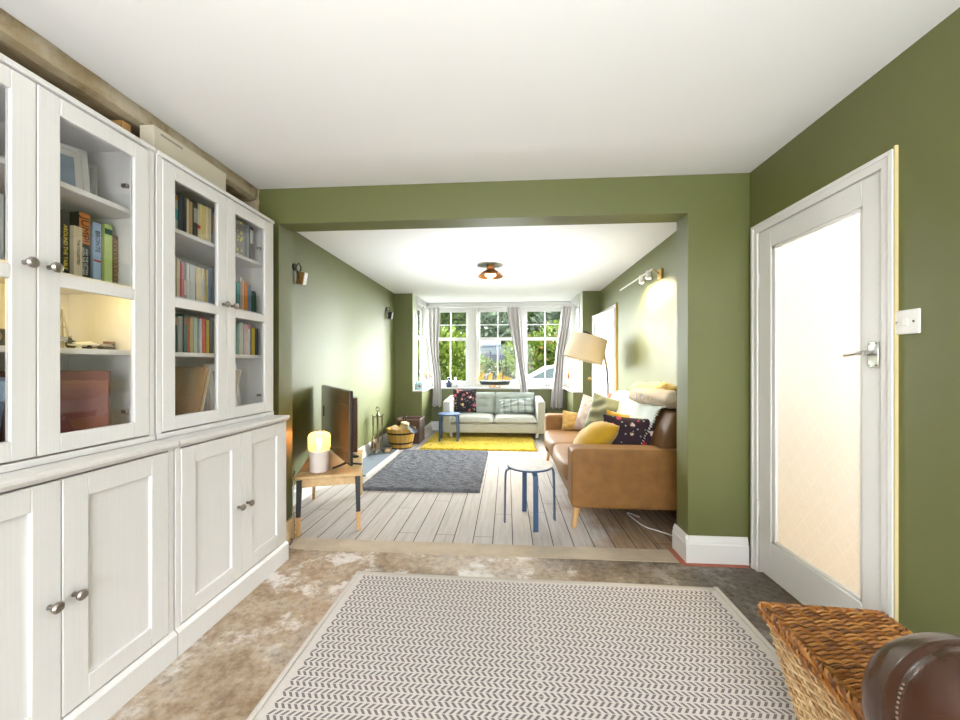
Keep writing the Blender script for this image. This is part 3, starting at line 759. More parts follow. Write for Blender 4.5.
# ornaments on the lit shelf
orn = plain('grey_pewter_model', (.33, .31, .28), .4, .5, var=.3)
t = thing('lattice_tower_model', 'small grey lattice tower ornament on the lit shelf', 'ornament', (-1.66, 1.315, 1.283))
mb = MB()
for sx in (-1, 1):
    for sy in (-1, 1): mb.tube([(sx * .022, sy * .022, 0), (sx * .010, sy * .010, .05), (sx * .004, sy * .004, .11), (0, 0, .15)], [.0035, .003, .0025, .0015], 5)
mb.box(-.016, .016, -.016, .016, .04, .045); mb.box(-.009, .009, -.009, .009, .08, .084)
mb.build('tower', orn, t)
random.seed(3)
for i, (y, x, lab, mt) in enumerate(((1.27, -1.61, 'silver toy motorcycle at the near end of the lit shelf', 'chrome'), (1.335, -1.60, 'white and grey model plane on the lit shelf', 'white'), (1.425, -1.62, 'dark brown carved pipe rest on the lit shelf', 'brown'), (1.40, -1.575, 'grey folded pocket knife lying on the lit shelf', 'pewter'))):
    t = thing(('toy_motorcycle', 'model_plane', 'pipe_rest', 'pocket_knife')[i], lab, 'ornament', (x, y, 1.283), (0, 0, radians(80 + 12 * i)))
    mm = M[mt] if mt in M else bmat(mt)
    if i == 0:
        for q in (-.03, .03): MB().lathe([(.010, -.004), (.016, -.004), (.016, .004), (.010, .004)], (q, 0, .016), 14, 'y').build('wheel', 'iron', t)
        mb = MB(); mb.tube([(-.03, 0, .018), (-.01, 0, .03), (.02, 0, .032), (.03, 0, .018)], .004, 6); mb.box(-.012, .014, -.006, .006, .028, .042); mb.tube([(.024, -.014, .046), (.026, 0, .042), (.024, .014, .046)], .002, 6); mb.tube([(.03, 0, .018), (.024, 0, .046)], .003, 6); mb.build('frame', mm, t)
    elif i == 1:
        MB().tube([(-.05, 0, .016), (-.02, 0, .018), (.03, 0, .02), (.055, 0, .018)], [.003, .008, .011, .004], 8).build('fuselage', mm, t)
        BX(-.008, .016, -.05, .05, .016, .019).build('wing', mm, t); BX(-.05, -.04, -.018, .018, .018, .020).build('tail', 'black', t); BX(-.05, -.038, -.001, .001, .018, .04).build('tail_fin', 'black', t)
        for q in (-.01, .01): MB().lathe([(.008, -.003), (.008, .003)], (.015, q, .008), 10, 'y').build('wheel', 'black', t)
    elif i == 2:
        MB().tube([(-.05, 0, .012), (-.02, 0, .014), (.02, 0, .012)], [.006, .008, .009], 8).build('stem', mm, t)
        MB().lathe([(.012, 0), (.018, .01), (.018, .035), (.014, .036), (.013, .02)], (.03, 0, 0), 12).build('bowl', mm, t)
    else:
        BX(-.05, .05, -.009, .009, 0, .013).build('handle', 'black', t, bevel=.004); MB().prism([(-.045, .013), (.04, .013), (.05, .016), (.03, .024), (-.04, .022)], 'y', -.002, .002).build('blade', mm, t)
# album in the bottom compartment
t = thing('photo_album', 'large maroon album standing on the bottom shelf of the lit bookcase', 'album', (-1.63, 1.27, .932), (0, 0, radians(38)))
mar = plain('maroon_cloth', (.16, .035, .025), .6, var=.15)
BX(-.16, .14, -.018, -.013, 0, .27).build('cover', mar, t); BX(-.16, .14, .013, .018, 0, .27).build('cover', mar, t); BX(.138, .143, -.018, .018, 0, .27).build('spine', mar, t); BX(-.15, .138, -.013, .013, .005, .265).build('pages', 'pages', t)
t = thing('hamper_reflection', 'pale woven tray shape standing in for the hamper mirrored in the bottom glass', 'reflection', (-1.76, 1.40, .932), (0, radians(10), 0))  # woven strands stand in for the hamper reflected in the door glass
mb = MB()
for i in range(7): mb.tube([(0, -.09 + .16 * k / 10, .02 + i * .022 + .001 * (-1) ** (i + k)) for k in range(11)], .011, 6)
mb.build('weave', 'wickerside', t)

# far bookcase rows: (where, y start, shelf z, [(colour, thickness, height, bands)])
def row(group, place, y, z, items, gap=.0012, sx=SX, hs=.95):
    ords = ['first', 'second', 'third', 'fourth', 'fifth', 'sixth', 'seventh', 'eighth', 'ninth', 'tenth', 'eleventh', 'twelfth', 'thirteenth', 'fourteenth', 'fifteenth', 'sixteenth']
    for i, it in enumerate(items):
        c, th, ht = it[:3]; bands = it[3] if len(it) > 3 else None
        book(sx + .006 * ((i * 7) % 3 - 1), y, z, th, ht * hs, .15, c, '%s book, %s from the near end of %s' % (c, ords[i], place), group, bands=bands)
        y += th + gap
FA = 'the top shelf behind the near door of the far bookcase'
SX2 = -1.535
row('books on the top shelf, near door', 'the top shelf, near door, far bookcase', 1.668, 1.851,
    [('sage', .02, .178, [(.3, .6, 'teal'), (.85, .95, 'orange')]), ('navy', .022, .185), ('black', .012, .18), ('cream', .026, .186), ('tan', .012, .175), ('black', .024, .188, [(.4, .8, 'grey')]), ('cream', .03, .192, [(.30, .40, 'red')]), ('pale yellow', .028, .19),
     ('cream', .026, .19), ('dark green', .018, .188), ('grey', .028, .178, [(.45, .95, 'orange')]), ('slate blue', .016, .176), ('silver grey', .014, .18), ('navy', .014, .176)], sx=SX2)
row('books on the second shelf, near door', 'the second shelf, near door, far bookcase', 1.655, 1.541,
    [('cream', .022, .18), ('cream', .016, .186), ('pink', .016, .178), ('teal', .02, .186, [(.1, .5, 'white')]), ('white', .012, .182), ('silver grey', .024, .178), ('white', .016, .176), ('cream', .024, .178), ('cream', .018, .176, [(.2, .7, 'silver grey')]), ('red', .012, .18), ('pale yellow', .014, .178),
     ('slate blue', .024, .186), ('white', .018, .178), ('slate blue', .02, .18, [(.2, .8, 'white')]), ('white', .022, .178), ('grey', .016, .184)], sx=SX2)
row('books on the third shelf, near door', 'the third shelf, near door, far bookcase', 1.665, 1.283,
    [('dark green', .02, .19, [(.7, .9, 'tan')]), ('grey', .022, .178), ('dark green', .02, .192, [(.72, .9, 'brown')]), ('red', .02, .182), ('tan', .014, .18), ('sage', .02, .186), ('slate blue', .02, .18), ('silver grey', .014, .182), ('red', .012, .188), ('brown', .018, .176), ('mustard', .012, .18),
     ('charcoal', .022, .188), ('pale yellow', .018, .176), ('cream', .022, .18), ('cream', .02, .178), ('lavender', .024, .182)], sx=SX2)
row('books on the top shelf, far door', 'the top shelf, far door, far bookcase', 2.134, 1.851,
    [('slate blue', .02, .2), ('grey', .022, .205), ('charcoal', .026, .21, [(.5, .9, 'silver grey')])], sx=SX2)
t = thing('box_file', 'grey box file with yellow dots on the top shelf of the far bookcase', 'box file', (-1.53, 2.045, 1.851))
mdot = None
def m_dots():
    m, nt, out = new_mat('grey_yellow_dots')
    v = N(nt, 'ShaderNodeTexVoronoi'); v.inputs['Scale'].default_value = 38; v.inputs['Randomness'].default_value = .5; L(nt, objco(nt), v.inputs['Vector'])
    c = mixc(nt, ramp(nt, v.outputs['Distance'], [(.3, 1), (.36, 0)]), (.27, .27, .26), (.7, .65, .1))
    bsdf(nt, out, c, .6); return m
M['dots'] = m_dots()
BX(-.2, 0, 0, .085, 0, .2).build('case', 'dots', t, bevel=.002); MB().lathe([(.009, 0), (.009, .002)], (0, .042, .05), 12, 'x').build('finger_ring', 'pewter', t)
row('books on the second shelf, far door', 'the second shelf, far door, far bookcase', 2.055, 1.541,
    [('slate blue', .018, .17), ('teal', .018, .165), ('grey', .012, .17), ('white', .013, .2), ('peach', .013, .185), ('orange', .02, .175), ('red', .01, .17), ('slate blue', .028, .165), ('dark green', .03, .135), ('dark green', .022, .13)], sx=SX2)
row('books on the third shelf, far door', 'the third shelf, far door, far bookcase', 2.05, 1.283,
    [('silver grey', .022, .185), ('teal', .012, .18), ('sage', .03, .195), ('white', .014, .19), ('dusky pink', .022, .192), ('silver grey', .022, .188, [(.85, 1, 'pink')]), ('charcoal', .022, .185), ('mustard', .026, .172), ('navy', .022, .17)], sx=SX2)
# bottom shelf of the far bookcase
t = thing('record_sleeves', 'brown boards leaning on the bottom shelf of the far bookcase', 'board', (-1.62, 1.84, .932), (radians(-14), 0, 0))
BX(-.18, .04, 0, .012, 0, .29).build('board', 'oakdark', t)
t2 = tag(BX(-.19, .03, 0, .006, 0, .28).build('mounting_board', plain('cream_board', (.68, .58, .36), .8), loc=(-1.61, 1.87, .932), rot=(radians(-14), 0, 0)), 'cream board leaning behind the brown board in the far bookcase', 'board')
t = tag(BX(-.2, .0, 0, .05, 0, .26).build('document_box', plain('dark_grey_card', (.05, .055, .055), .5), loc=(-1.6, 1.68, .932), bevel=.003), 'dark grey document box on the bottom shelf of the far bookcase', 'box')
frame('framed_picture', -1.66, 2.16, .932, .2, .3, (radians(-9), 0, radians(80)), 'pale framed picture leaning on the bottom shelf of the far bookcase', mpic)
tag(BX(-.15, .02, 0, .008, 0, .27).build('chopping_board', plain('pale_beech_board', (.66, .56, .42), .6), loc=(-1.58, 2.075, .932), rot=(radians(-14), 0, 0), bevel=.004), 'pale leaning board in front of the framed picture in the bookcase', 'board')
# carton and wood offcut on top of the bookcases
t = thing('long_carton', 'long off white carton lying on top of the far bookcase', 'box', (-1.635, 1.85, 2.131))
BX(-.035, .035, -.225, .225, 0, .185).build('carton', plain('off_white_card', (.62, .57, .46), .7, var=.05), t, bevel=.004)
BX(.0352, .0358, -.19, -.07, .155, .165).build('print', plain('grey_print', (.3, .28, .24), .7), t)
tag(BX(-.03, .03, -.02, .02, 0, .17).build('wood_offcut', 'oakdark', loc=(-1.72, 1.585, 2.131)), 'small brown wood offcut beside the carton on the bookcase', 'wood')
tag(BX(-.10, .02, -.35, .35, 0, .035).build('folded_blanket', plain('dark_red_wool', (.14, .03, .025), .9), loc=(-1.60, .75, 2.131), bevel=.012, seg=3), 'dark folded blanket on top of the near bookcase', 'blanket')

# ------------------------------------------------------------------ near room floor things
# flat-woven rug, very slightly askew
RW, RD = 2.02, 2.45
t = thing('herringbone_rug', 'large cream and grey herringbone rug on the concrete floor', 'rug', (.12, 2.175 - RD / 2, .0), (0, 0, radians(-.6)))
mb = MB()
mb.grid(lambda u, v: ((u - .5) * RW, (v - .5) * RD, .007 + .002 * sin(u * 9 + 1) * sin(v * 7)), 60, 60)
mb.build('weave', 'herring', t, solid=.008)
M['binding'] = plain('cream_binding', (.60, .56, .52), .9, var=.1, vs=60)
for s in (-1, 1): MB().grid(lambda u, v: (s * (RW / 2 - .022 + .022 * u), (v - .5) * RD, .0135), 2, 60).build('bound_edge', 'binding', t, solid=.004)

# wicker hamper: woven tubes
def weave(mb, P, nrow, nst, r, amp, sub=3, flat=1.):
    """strands run along u, pass over and under nst stakes; P(u, v) -> point, normal"""
    for i in range(nrow):
        v = (i + .5) / nrow; pts = []
        n = nst * sub
        for k in range(n + 1):
            u = k / n
            p, nn = P(u, v)
            ph = cos(pi * (k / sub + i))
            pts.append(Vector(p) + Vector(nn) * (amp * ph))
        mb.tube(pts, r, 5)
hx, hyy = .998, .972
HT = thing('wicker_hamper', 'honey and chestnut wicker hamper with lid below the glazed door', 'hamper', (hx, hyy, 0), (0, 0, radians(-3.5)))
hw, hd, hz = .165, .34, .40
bw, bd = .09, .24
def wl(z): return bw + (hw - bw) * z / hz
def dl(z): return bd + (hd - bd) * z / hz
mb = MB()
for sg in (-1, 1):
    weave(mb, lambda u, v: ((sg * wl(v * hz), (2 * u - 1) * dl(v * hz), .012 + v * (hz - .02)), (sg, 0, 0)), 30, 20, .0044, .005, 2)
    weave(mb, lambda u, v: (((2 * u - 1) * wl(v * hz), sg * dl(v * hz), .012 + v * (hz - .02)), (0, sg, 0)), 30, 12, .0044, .005, 2)
mb.build('woven_body', 'wickerside', HT)
mb = MB()
for sg in (-1, 1):
    for k in range(21):
        q = -1 + 2 * k / 20
        mb.tube([(sg * wl(0), q * dl(0), .0), (sg * wl(hz), q * dl(hz), hz)], .0042, 5)
    for k in range(13):
        q = -1 + 2 * k / 12
        mb.tube([(q * wl(0), sg * dl(0), 0), (q * wl(hz), sg * dl(hz), hz)], .0042, 5)
mb.build('stakes', 'wickerside', HT)
BX(-bw, bw, -bd, bd, .004, .012).build('bottom', 'wickerside', HT)
lw, ld = hw + .012, hd + .012
mb = MB()
weave(mb, lambda u, v: (((2 * u - 1) * (lw - .004), (2 * v - 1) * (ld - .004), .424), (0, 0, 1)), 88, 8, .0046, .007, 4)
for k in range(9):
    q = (-1 + 2 * k / 8) * (lw - .006)
    mb.tube([(q, -ld, .424), (q, ld, .424)], .0045, 5)
lid = mb.build('lid', 'wickerlid', HT)
BX(-lw + .003, lw - .003, -ld + .003, ld - .003, .410, .414).build('lid_gap_shade', 'wickerdark', HT)  # dark sheet under the weave, stands in for shade in the lid's gaps
mb = MB()
def rope(p0, p1, r, turns, rr):
    p0, p1 = Vector(p0), Vector(p1); d = (p1 - p0); n = int(turns * 8)
    a = d.normalized().orthogonal().normalized(); b = d.normalized().cross(a)
    for ph in (0, 2 * pi / 3, 4 * pi / 3):
        mb.tube([p0 + d * (k / n) + (a * cos(2 * pi * k / 8 + ph) + b * sin(2 * pi * k / 8 + ph)) * rr for k in range(n + 1)], r, 5)
for z in (.402, .424):
    for s in (-1, 1):
        rope((s * lw, -ld, z), (s * lw, ld, z), .0065, 16, .006); rope((-lw, s * ld, z), (lw, s * ld, z), .0065, 9, .006)
mb.build('braided_rim', 'wickerlid', HT)
# leather ball resting on the hamper lid
BR_ = .16
bc_ = Vector((.802, .682, .433 + BR_))
bax = (Vector((0, 0, 1.225)) - bc_ + Vector((.55, -.25, -.25))).normalized()
BTH = thing('leather_ball', 'shiny brown leather ball with stitched seams resting on the wicker hamper', 'ball', bc_, bax.to_track_quat('Z', 'Y').to_euler())
RS = 1.30     # polar angle of the ring seam
def panel_ball():
    mb = MB(); n, m = 128, 64
    def fn(u, v):
        th = 2 * pi * u; ph = pi * v
        r = BR_ * (1 - .04 * math.exp(-((ph - RS) / .03) ** 2) + .012 * math.exp(-((ph - RS - .07) / .04) ** 2))
        if ph < RS:
            k = (th / (2 * pi) * 5 + .35) % 1; dd = min(k, 1 - k) * max(.25, sin(ph))
            r -= BR_ * .014 * math.exp(-(dd / .010) ** 2)
        return (r * sin(ph) * cos(th), r * sin(ph) * sin(th), r * cos(ph))
    mb.grid(fn, n, m); return mb
panel_ball().build('leather_skin', 'ball', BTH, smooth=180, weld=1e-4)
th0 = math.radians(150)
mb = MB()
for k in range(11):
    th = th0 + k * .05
    for ph in (RS - .06,): mb.ball((BR_ * sin(ph) * cos(th), BR_ * sin(ph) * sin(th), BR_ * cos(ph)), .0022, 8, 6)
mb.build('lace_stitch', 'stitch', BTH)
# ------------------------------------------------------------------ bench with television
BRot = radians(20)
BC = (-1.42, 3.05)
def bw_(x, y, z=0):   # bench local -> world
    return (BC[0] + x * cos(BRot) - y * sin(BRot), BC[1] + x * sin(BRot) + y * cos(BRot), z)
t = thing('low_bench', 'low light oak bench with black dipped legs under the television', 'bench', (BC[0], BC[1], 0), (0, 0, BRot))
MB().box(-.225, .225, -.41, .41, .405, .43).build('top', 'oak', t, bevel=.006)
mb = MB(); mb.box(-.195, .195, -.385, -.365, .345, .405); mb.box(-.195, .195, .365, .385, .345, .405); mb.box(-.2, -.18, -.38, .38, .345, .405); mb.box(.18, .2, -.38, .38, .345, .405)
mb.build('apron', 'oak', t, bevel=.002)
for sx in (-1, 1):
    for sy in (-1, 1):
        p = Vector((sx * .198, sy * .382, .405)); q = Vector((sx * .205, sy * .395, .005)); mid = p.lerp(q, .66)
        lg = MB().tube([p, mid], [.025, .021], 4).build('leg', 'black' if sy < 0 else 'oak', t, smooth=0, bevel=.003)
        MB().tube([mid, q], [.0212, .0175], 4).build('leg_tip', 'oakdark' if sy < 0 else 'oak', lg, smooth=0, bevel=.003)
# television seen from behind
tv0, tv1 = Vector((-1.165, 2.79)), Vector((-1.80, 3.63))
tvd = (tv1 - tv0).normalized(); tl = (tv1 - tv0).length
tvm = (tv0 + tv1) / 2
t = thing('television', 'flat television seen from its glossy bronze back on the oak bench', 'television', (tvm.x, tvm.y, .431), (0, 0, atan2(tvd.y, tvd.x)))
tz0, tz1 = .03, .595
MB().box(-tl / 2, tl / 2, -.012, .006, tz0, tz1).build('bezel', 'black', t, bevel=.004)
MB().box(-tl / 2 + .008, tl / 2 - .008, -.0145, -.012, tz0 + .008, tz1 - .008).build('screen', plain('black_screen', (.01, .01, .012), .1), t)
MB().prism([(.004, tz0 + .004), (.016, tz0 + .008), (.016, tz1 - .118), (.0135, tz1 - .116), (.0135, tz1 - .112), (.016, tz1 - .110), (.016, tz1 - .006), (.004, tz1 - .002)], 'x', -tl / 2 + .004, tl / 2 - .004).build('back_cover', 'tvback', t, bevel=.001)
BX(tl / 2 - .12, tl / 2 - .09, .016, .02, .3, .4).build('label_plate', 'iron', t)
for x in (-tl / 2 + .13, tl / 2 - .30):
    mb = MB(); mb.tube([(x, .003, .08), (x, .003, .03)], .012, 8)
    mb.tube([(x - .02, .11, .007), (x - .008, .05, .018), (x, .003, .032), (x - .008, -.05, .018), (x - .02, -.11, .007)], [.007, .009, .012, .009, .007], 8)
    mb.build('stand_foot', 'black', t)
# herringbone speaker cabinet
def m_parq():
    m, nt, out = new_mat('brown_herringbone_veneer')
    s = N(nt, 'ShaderNodeSeparateXYZ'); L(nt, objco(nt), s.inputs[0])
    a = math_n(nt, 'ABSOLUTE', math_n(nt, 'SUBTRACT', math_n(nt, 'FRACT', math_n(nt, 'DIVIDE', s.outputs[0], .09)), .5))
    f = math_n(nt, 'FRACT', math_n(nt, 'DIVIDE', math_n(nt, 'ADD', s.outputs[2], math_n(nt, 'MULTIPLY', a, .09)), .035))
    bsdf(nt, out, ramp(nt, f, [(0, (.10, .035, .02)), (.5, (.17, .065, .035)), (.92, (.2, .08, .045)), (.97, (.05, .02, .012))]), .35); return m
pp = bw_(.13, .335, .431)
t = thing('speaker_cabinet', 'narrow reddish brown herringbone cabinet standing behind the television', 'speaker', pp, (0, 0, BRot))
BX(-.045, .045, -.05, .05, 0, .49).build('cabinet', m_parq(), t, bevel=.003)
BX(-.045, -.012, -.053, -.050, .02, .21).build('metal_strip', 'chrome', t)
pp = bw_(.155, .1, .431)
t = thing('remote_control', 'small black remote control lying on the oak bench', 'remote control', pp, (0, 0, BRot + .5))
BX(-.02, .02, -.045, .045, 0, .017).build('body', 'black', t, bevel=.004)
mb = MB()
for i in range(3):
    for j in range(4): mb.lathe([(.003, .017), (.003, .0185)], (-.01 + .01 * i, -.02 + .015 * j, 0), 8)
mb.build('buttons', plain('grey_rubber', (.2, .2, .2), .6), t)
# table lamp
lp = (-1.395, 2.755, .4305)
t = thing('table_lamp', 'small lit lamp with amber glass on a white base on the bench', 'lamp', lp)
MB().lathe([(.060, 0), (.066, .004), (.068, .01), (.068, .155), (.064, .158)], n=32).build('base', plain('pale_pink_ceramic', (.70, .64, .61), .55), t)
m, nt, out = new_mat('amber_ribbed_glass')
gl = N(nt, 'ShaderNodeBsdfGlossy'); gl.inputs['Roughness'].default_value = .05
tr = N(nt, 'ShaderNodeBsdfTransparent'); tr.inputs[0].default_value = (1, .80, .60, 1)
tl2 = N(nt, 'ShaderNodeBsdfTranslucent'); tl2.inputs[0].default_value = (1, .62, .38, 1)
m1 = N(nt, 'ShaderNodeMixShader'); m1.inputs[0].default_value = .55
L(nt, tr.outputs[0], m1.inputs[1]); L(nt, tl2.outputs[0], m1.inputs[2])
m2 = N(nt, 'ShaderNodeMixShader'); L(nt, schlick(nt), m2.inputs[0]); L(nt, m1.outputs[0], m2.inputs[1]); L(nt, gl.outputs[0], m2.inputs[2]); L(nt, m2.outputs[0], out.inputs[0])
prof = [(.066, .158), (.076, .168), (.079, .19), (.079, .255)] + [(.079 - .03 * (1 - cos(a)) , .255 + .035 * sin(a)) for a in (.4, .8, 1.2, 1.57)] + [(.02, .293), (.002, .294)]
MB().lathe(prof, n=36, cap=False).build('glass_shade', m, t)
MB().lathe([(.006, .16), (.006, .185), (.016, .2), (.018, .215), (.012, .235), (.002, .24)], n=14).build('bulb', emit('warm_filament', (1, .62, .30), 18), t)
# cables behind the bench
def cable(name, pts, r, mat, label, sub=8):
    pts = [Vector(p) for p in pts]; out_ = []
    for i in range(len(pts) - 1):
        p0, p1, p2, p3 = pts[max(i - 1, 0)], pts[i], pts[i + 1], pts[min(i + 2, len(pts) - 1)]
        for k in range(sub):
            s = k / sub
            out_.append(.5 * ((2 * p1) + (p2 - p0) * s + (2 * p0 - 5 * p1 + 4 * p2 - p3) * s * s + (3 * p1 - p0 - 3 * p2 + p3) * s ** 3))
    out_.append(pts[-1])
    return tag(MB().tube(out_, r, 6).build(name, mat), label, 'cable')
M['ccable'] = plain('clear_gold_flex', (.5, .38, .2), .4); M['wcable'] = plain('white_flex', (.75, .75, .73), .4)
cable('lamp_cable', [(-1.45, 2.70, .44), (-1.50, 2.62, .435), (-1.545, 2.635, .36), (-1.55, 2.66, .22), (-1.53, 2.65, .10), (-1.51, 2.60, .03), (-1.47, 2.63, .014), (-1.50, 2.70, .012)], .004, 'ccable', 'thin gold cable of the table lamp hanging to the floor')
cable('black_cable', [(-1.60, 2.78, .42), (-1.58, 2.68, .30), (-1.565, 2.66, .16), (-1.53, 2.58, .03), (-1.48, 2.54, .012), (-1.46, 2.48, .010)], .0035, 'black', 'thin black cable hanging beside the bench leg')
cable('white_cable', [(-1.62, 2.80, .34), (-1.57, 2.70, .24), (-1.555, 2.66, .12), (-1.52, 2.64, .02), (-1.55, 2.72, .012)], .0035, 'wcable', 'thin white cable hanging beside the bench leg')
t = thing('socket_extension', 'white socket block on the wall behind the bench leg', 'socket', (-1.858, 2.90, .26))
BX(0, .012, -.07, .07, -.045, .045).build('plate', 'white', t, bevel=.003)
for y in (-.035, .035): BX(.012, .02, y - .012, y + .012, -.012, .012).build('outlet', 'white', t, bevel=.002)
cable('sofa_cable', [(1.05, 3.12, .012), (.98, 3.2, .012), (1.02, 2.96, .012), (1.10, 2.87, .012), (1.25, 2.72, .012)], .004, 'wcable', 'white cable lying on the floor under the tan sofa')

# ------------------------------------------------------------------ stools
def stool(loc, rot, label, seatm, rimm):
    t = thing('round_stool', label, 'stool', (*loc, .004), (0, 0, rot), 'round bent leg stools')
    MB().lathe([(.165, .436), (.175, .438), (.175, .447), (.170, .45)], n=40).build('seat', seatm, t)
    MB().lathe([(.172, .424), (.1755, .426), (.1755, .4365), (.172, .437)], n=40).build('seat_rim', rimm, t)
    for k in range(4):
        a = pi / 2 * k; c, s = cos(a), sin(a); w = .019
        path = [(.06, .419), (.14, .419), (.165, .414), (.183, .402), (.190, .38), (.193, .30), (.198, 0)]
        mb = MB(); vs = []; fs = []; n = len(path)
        for i, (r, z) in enumerate(path):
            d = Vector((path[min(i + 1, n - 1)][0] - path[max(i - 1, 0)][0], path[min(i + 1, n - 1)][1] - path[max(i - 1, 0)][1])).normalized(); nx, nz = -d.y, d.x
            for off, ww in ((.0055, w), (.0055, -w), (-.0055, -w), (-.0055, w)):
                rr, zz = r + nx * off, max(z + nz * off, 0 if i < n - 1 else 0)
                if i == n - 1: zz = 0
                vs.append((rr * c - ww * s, rr * s + ww * c, zz))
        for i in range(n - 1):
            for q in range(4): fs.append((i * 4 + q, i * 4 + (q + 1) % 4, (i + 1) * 4 + (q + 1) % 4, (i + 1) * 4 + q))
        fs += [(0, 1, 2, 3), tuple(range(4 * n - 4, 4 * n))]
        mb.add(vs, fs).build('leg', 'navy', t, bevel=.002)
    return t
stool((.177, 3.0), radians(-80.5), 'navy stool with white marbled round seat near the tan sofa', 'marble', 'navy')
s2 = stool((-.913, 6.01), radians(-41), 'plain blue round stool on the yellow rug by the grey sofa', plain('mid_blue_seat', (.10, .17, .33), .35), 'navy')

# ------------------------------------------------------------------ rugs of the far room
def shag(name, x0, x1, y0, y1, z, hgt, mat, label, seed, skew=0):
    rnd = random.Random(seed)
    ph = [rnd.uniform(0, 6.28) for _ in range(8)]
    t = thing(name, label, 'rug', ((x0 + x1) / 2, (y0 + y1) / 2, z), (0, 0, skew))
    w, d = x1 - x0, y1 - y0; mb = MB(); nu, nv = 110, 130
    def fn(u, v):
        e = min(u, 1 - u, v, 1 - v); k = min(1, e / .018)
        h = hgt * (.35 + .65 * sqrt(k)) if e > 0 else 0.0
        x = (u - .5) * w; y = (v - .5) * d
        h += .35 * hgt * k * (sin(37 * x + ph[0] + 3 * sin(19 * y)) * sin(41 * y + ph[1]) * .6 + rnd.uniform(-.3, .3))
        return (x + (rnd.uniform(-.006, .006) if 0 < e else rnd.uniform(-.008, .008)), y + rnd.uniform(-.006, .006), max(h, .0) + .001)
    mb.grid(fn, nu, nv)
    o = mb.build('pile', mat, t, smooth=180)
    MB().box(-w / 2 + .008, w / 2 - .008, -d / 2 + .008, d / 2 - .008, 0, .006).build('backing', plain(name + '_backing', (.08, .075, .07), .9), t)
    return t
shag('grey_shag_rug', -1.44, -.258, 3.61, 5.29, .005, .03, 'greyrug', 'dark grey shaggy rug on the white floorboards', 5)
shag('yellow_shag_rug', -1.26, .425, 5.39, 6.72, .005, .025, 'yelrug', 'bright yellow shaggy rug in front of the grey sofa', 6)
t = thing('slate_hearth', 'blue grey slate hearth slab along the fireplace wall', 'hearth', (-1.70, 4.68, .004))
MB().box(-.14, .16, -.62, .62, 0, .02).build('slab', 'slate', t, bevel=.003)
BX(.16, .172, -.62, .62, 0, .021).build('edge_strip', plain('pale_hearth_edge', (.6, .6, .58), .5), t)

# ------------------------------------------------------------------ grey sofa
GS = thing('grey_sofa', 'pale grey two seat sofa under the bay window', 'sofa', (-.217, 6.19, .0))
W = .832  # half width
def gp(mb, n, m='sofa_grey', **kw): return mb.build(n, m, GS, **kw)
for s in (-1, 1):
    a = sorted((s * (W - .125), s * W))
    gp(MB().prism([(0, .11), (.82, .11), (.82, .665), (.02, .625), (0, .61)], 'x', *a), 'arm', bevel=.022, seg=3)
gp(MB().box(-W + .12, W - .12, .02, .80, .11, .25), 'base_frame', bevel=.015, seg=3)
gp(MB().box(-W + .12, W - .12, .70, .82, .11, .69), 'back_frame', bevel=.03, seg=3)
for s in (-1, 1):
    a = (-W + .127, -.002) if s < 0 else (.002, W - .127)
    mb = MB(); cx, wd = (a[0] + a[1]) / 2, (a[1] - a[0])
    def top(u, v, cx=cx, wd=wd):
        p, q = 2 * u - 1, 2 * v - 1
        k = (max(0, 1 - abs(p) ** 6) * max(0, 1 - abs(q) ** 6)) ** .4
        return (cx + p * wd / 2, .33 + q * .315, .29 + .085 * k)
    mb.grid(top, 24, 20); mb.grid(lambda u, v, cx=cx, wd=wd: (cx + (2 * u - 1) * wd / 2, .33 + (2 * v - 1) * .315, .29 - .045 * (max(0, 1 - abs(2 * u - 1) ** 8) * max(0, 1 - abs(2 * v - 1) ** 8)) ** .4), 24, 20)
    gp(mb, 'seat_cushion', weld=1e-4, smooth=60)
    mb = MB()
    tuft = [(p, q) for p in (-.42, .42) for q in (.36, .70)]
    def fr_(u, v, cx=cx, wd=wd):
        p = 2 * u - 1
        k = (max(0, 1 - abs(p) ** 6) * max(0, 1 - abs(2 * v - 1) ** 6)) ** .45
        d = .10 * k
        for tp, tq in tuft: d -= .03 * math.exp(-(((p - tp) / .16) ** 2 + ((v - tq) / .09) ** 2))
        d -= .008 * sum(math.exp(-((v - tq) / .02) ** 2) for tq in (.36, .70)) * k
        z = .34 + .385 * v
        return (cx + p * wd / 2, .66 - d + .08 * v, z)
    mb.grid(fr_, 30, 30); mb.grid(lambda u, v, cx=cx, wd=wd: (cx + (2 * u - 1) * wd / 2, .66 + .08 * v + .03 * (max(0, 1 - abs(2 * u - 1) ** 6) * max(0, 1 - abs(2 * v - 1) ** 6)) ** .5, .34 + .385 * v), 30, 30)
    bc = gp(mb, 'back_cushion', 'sofa_backc', weld=1e-4, smooth=60)
    for tp, tq in tuft: MB().ball((cx + tp * wd / 2, .66 - .066 + .08 * tq, .34 + .385 * tq), .012, 10, 8, (1, .5, 1)).build('button', 'sofa_backc', bc)
for x in (-W + .13, W - .13):
    for y in (.06, .74): gp(MB().box(x - .022, x + .022, y - .022, y + .022, .03 if y < .6 else .004, .115), 'leg', plain('pale_metal_leg%s%s' % (x > 0, y > .2), (.5, .5, .46), .4), bevel=.003)
def axes(zv, xv):
    z = Vector(zv).normalized(); x = Vector(xv); x = (x - z * x.dot(z)).normalized(); y = z.cross(x)
    return Matrix((x, y, z)).transposed().to_euler()
def place_pillow(name, label, w, h, t, mat, loc, rot, seed, group=None, **kw):
    o = pillow(w, h, t, seed, **kw).build(name, mat, weld=1e-4, smooth=70, loc=loc, rot=rot)
    return tag(o, label, 'cushion', group)
place_pillow('cushion', 'square dark floral cushion on the pale grey sofa', .43, .42, .13, 'floral', (-.745, 6.66, .385), (radians(-17), 0, radians(4)), 1)
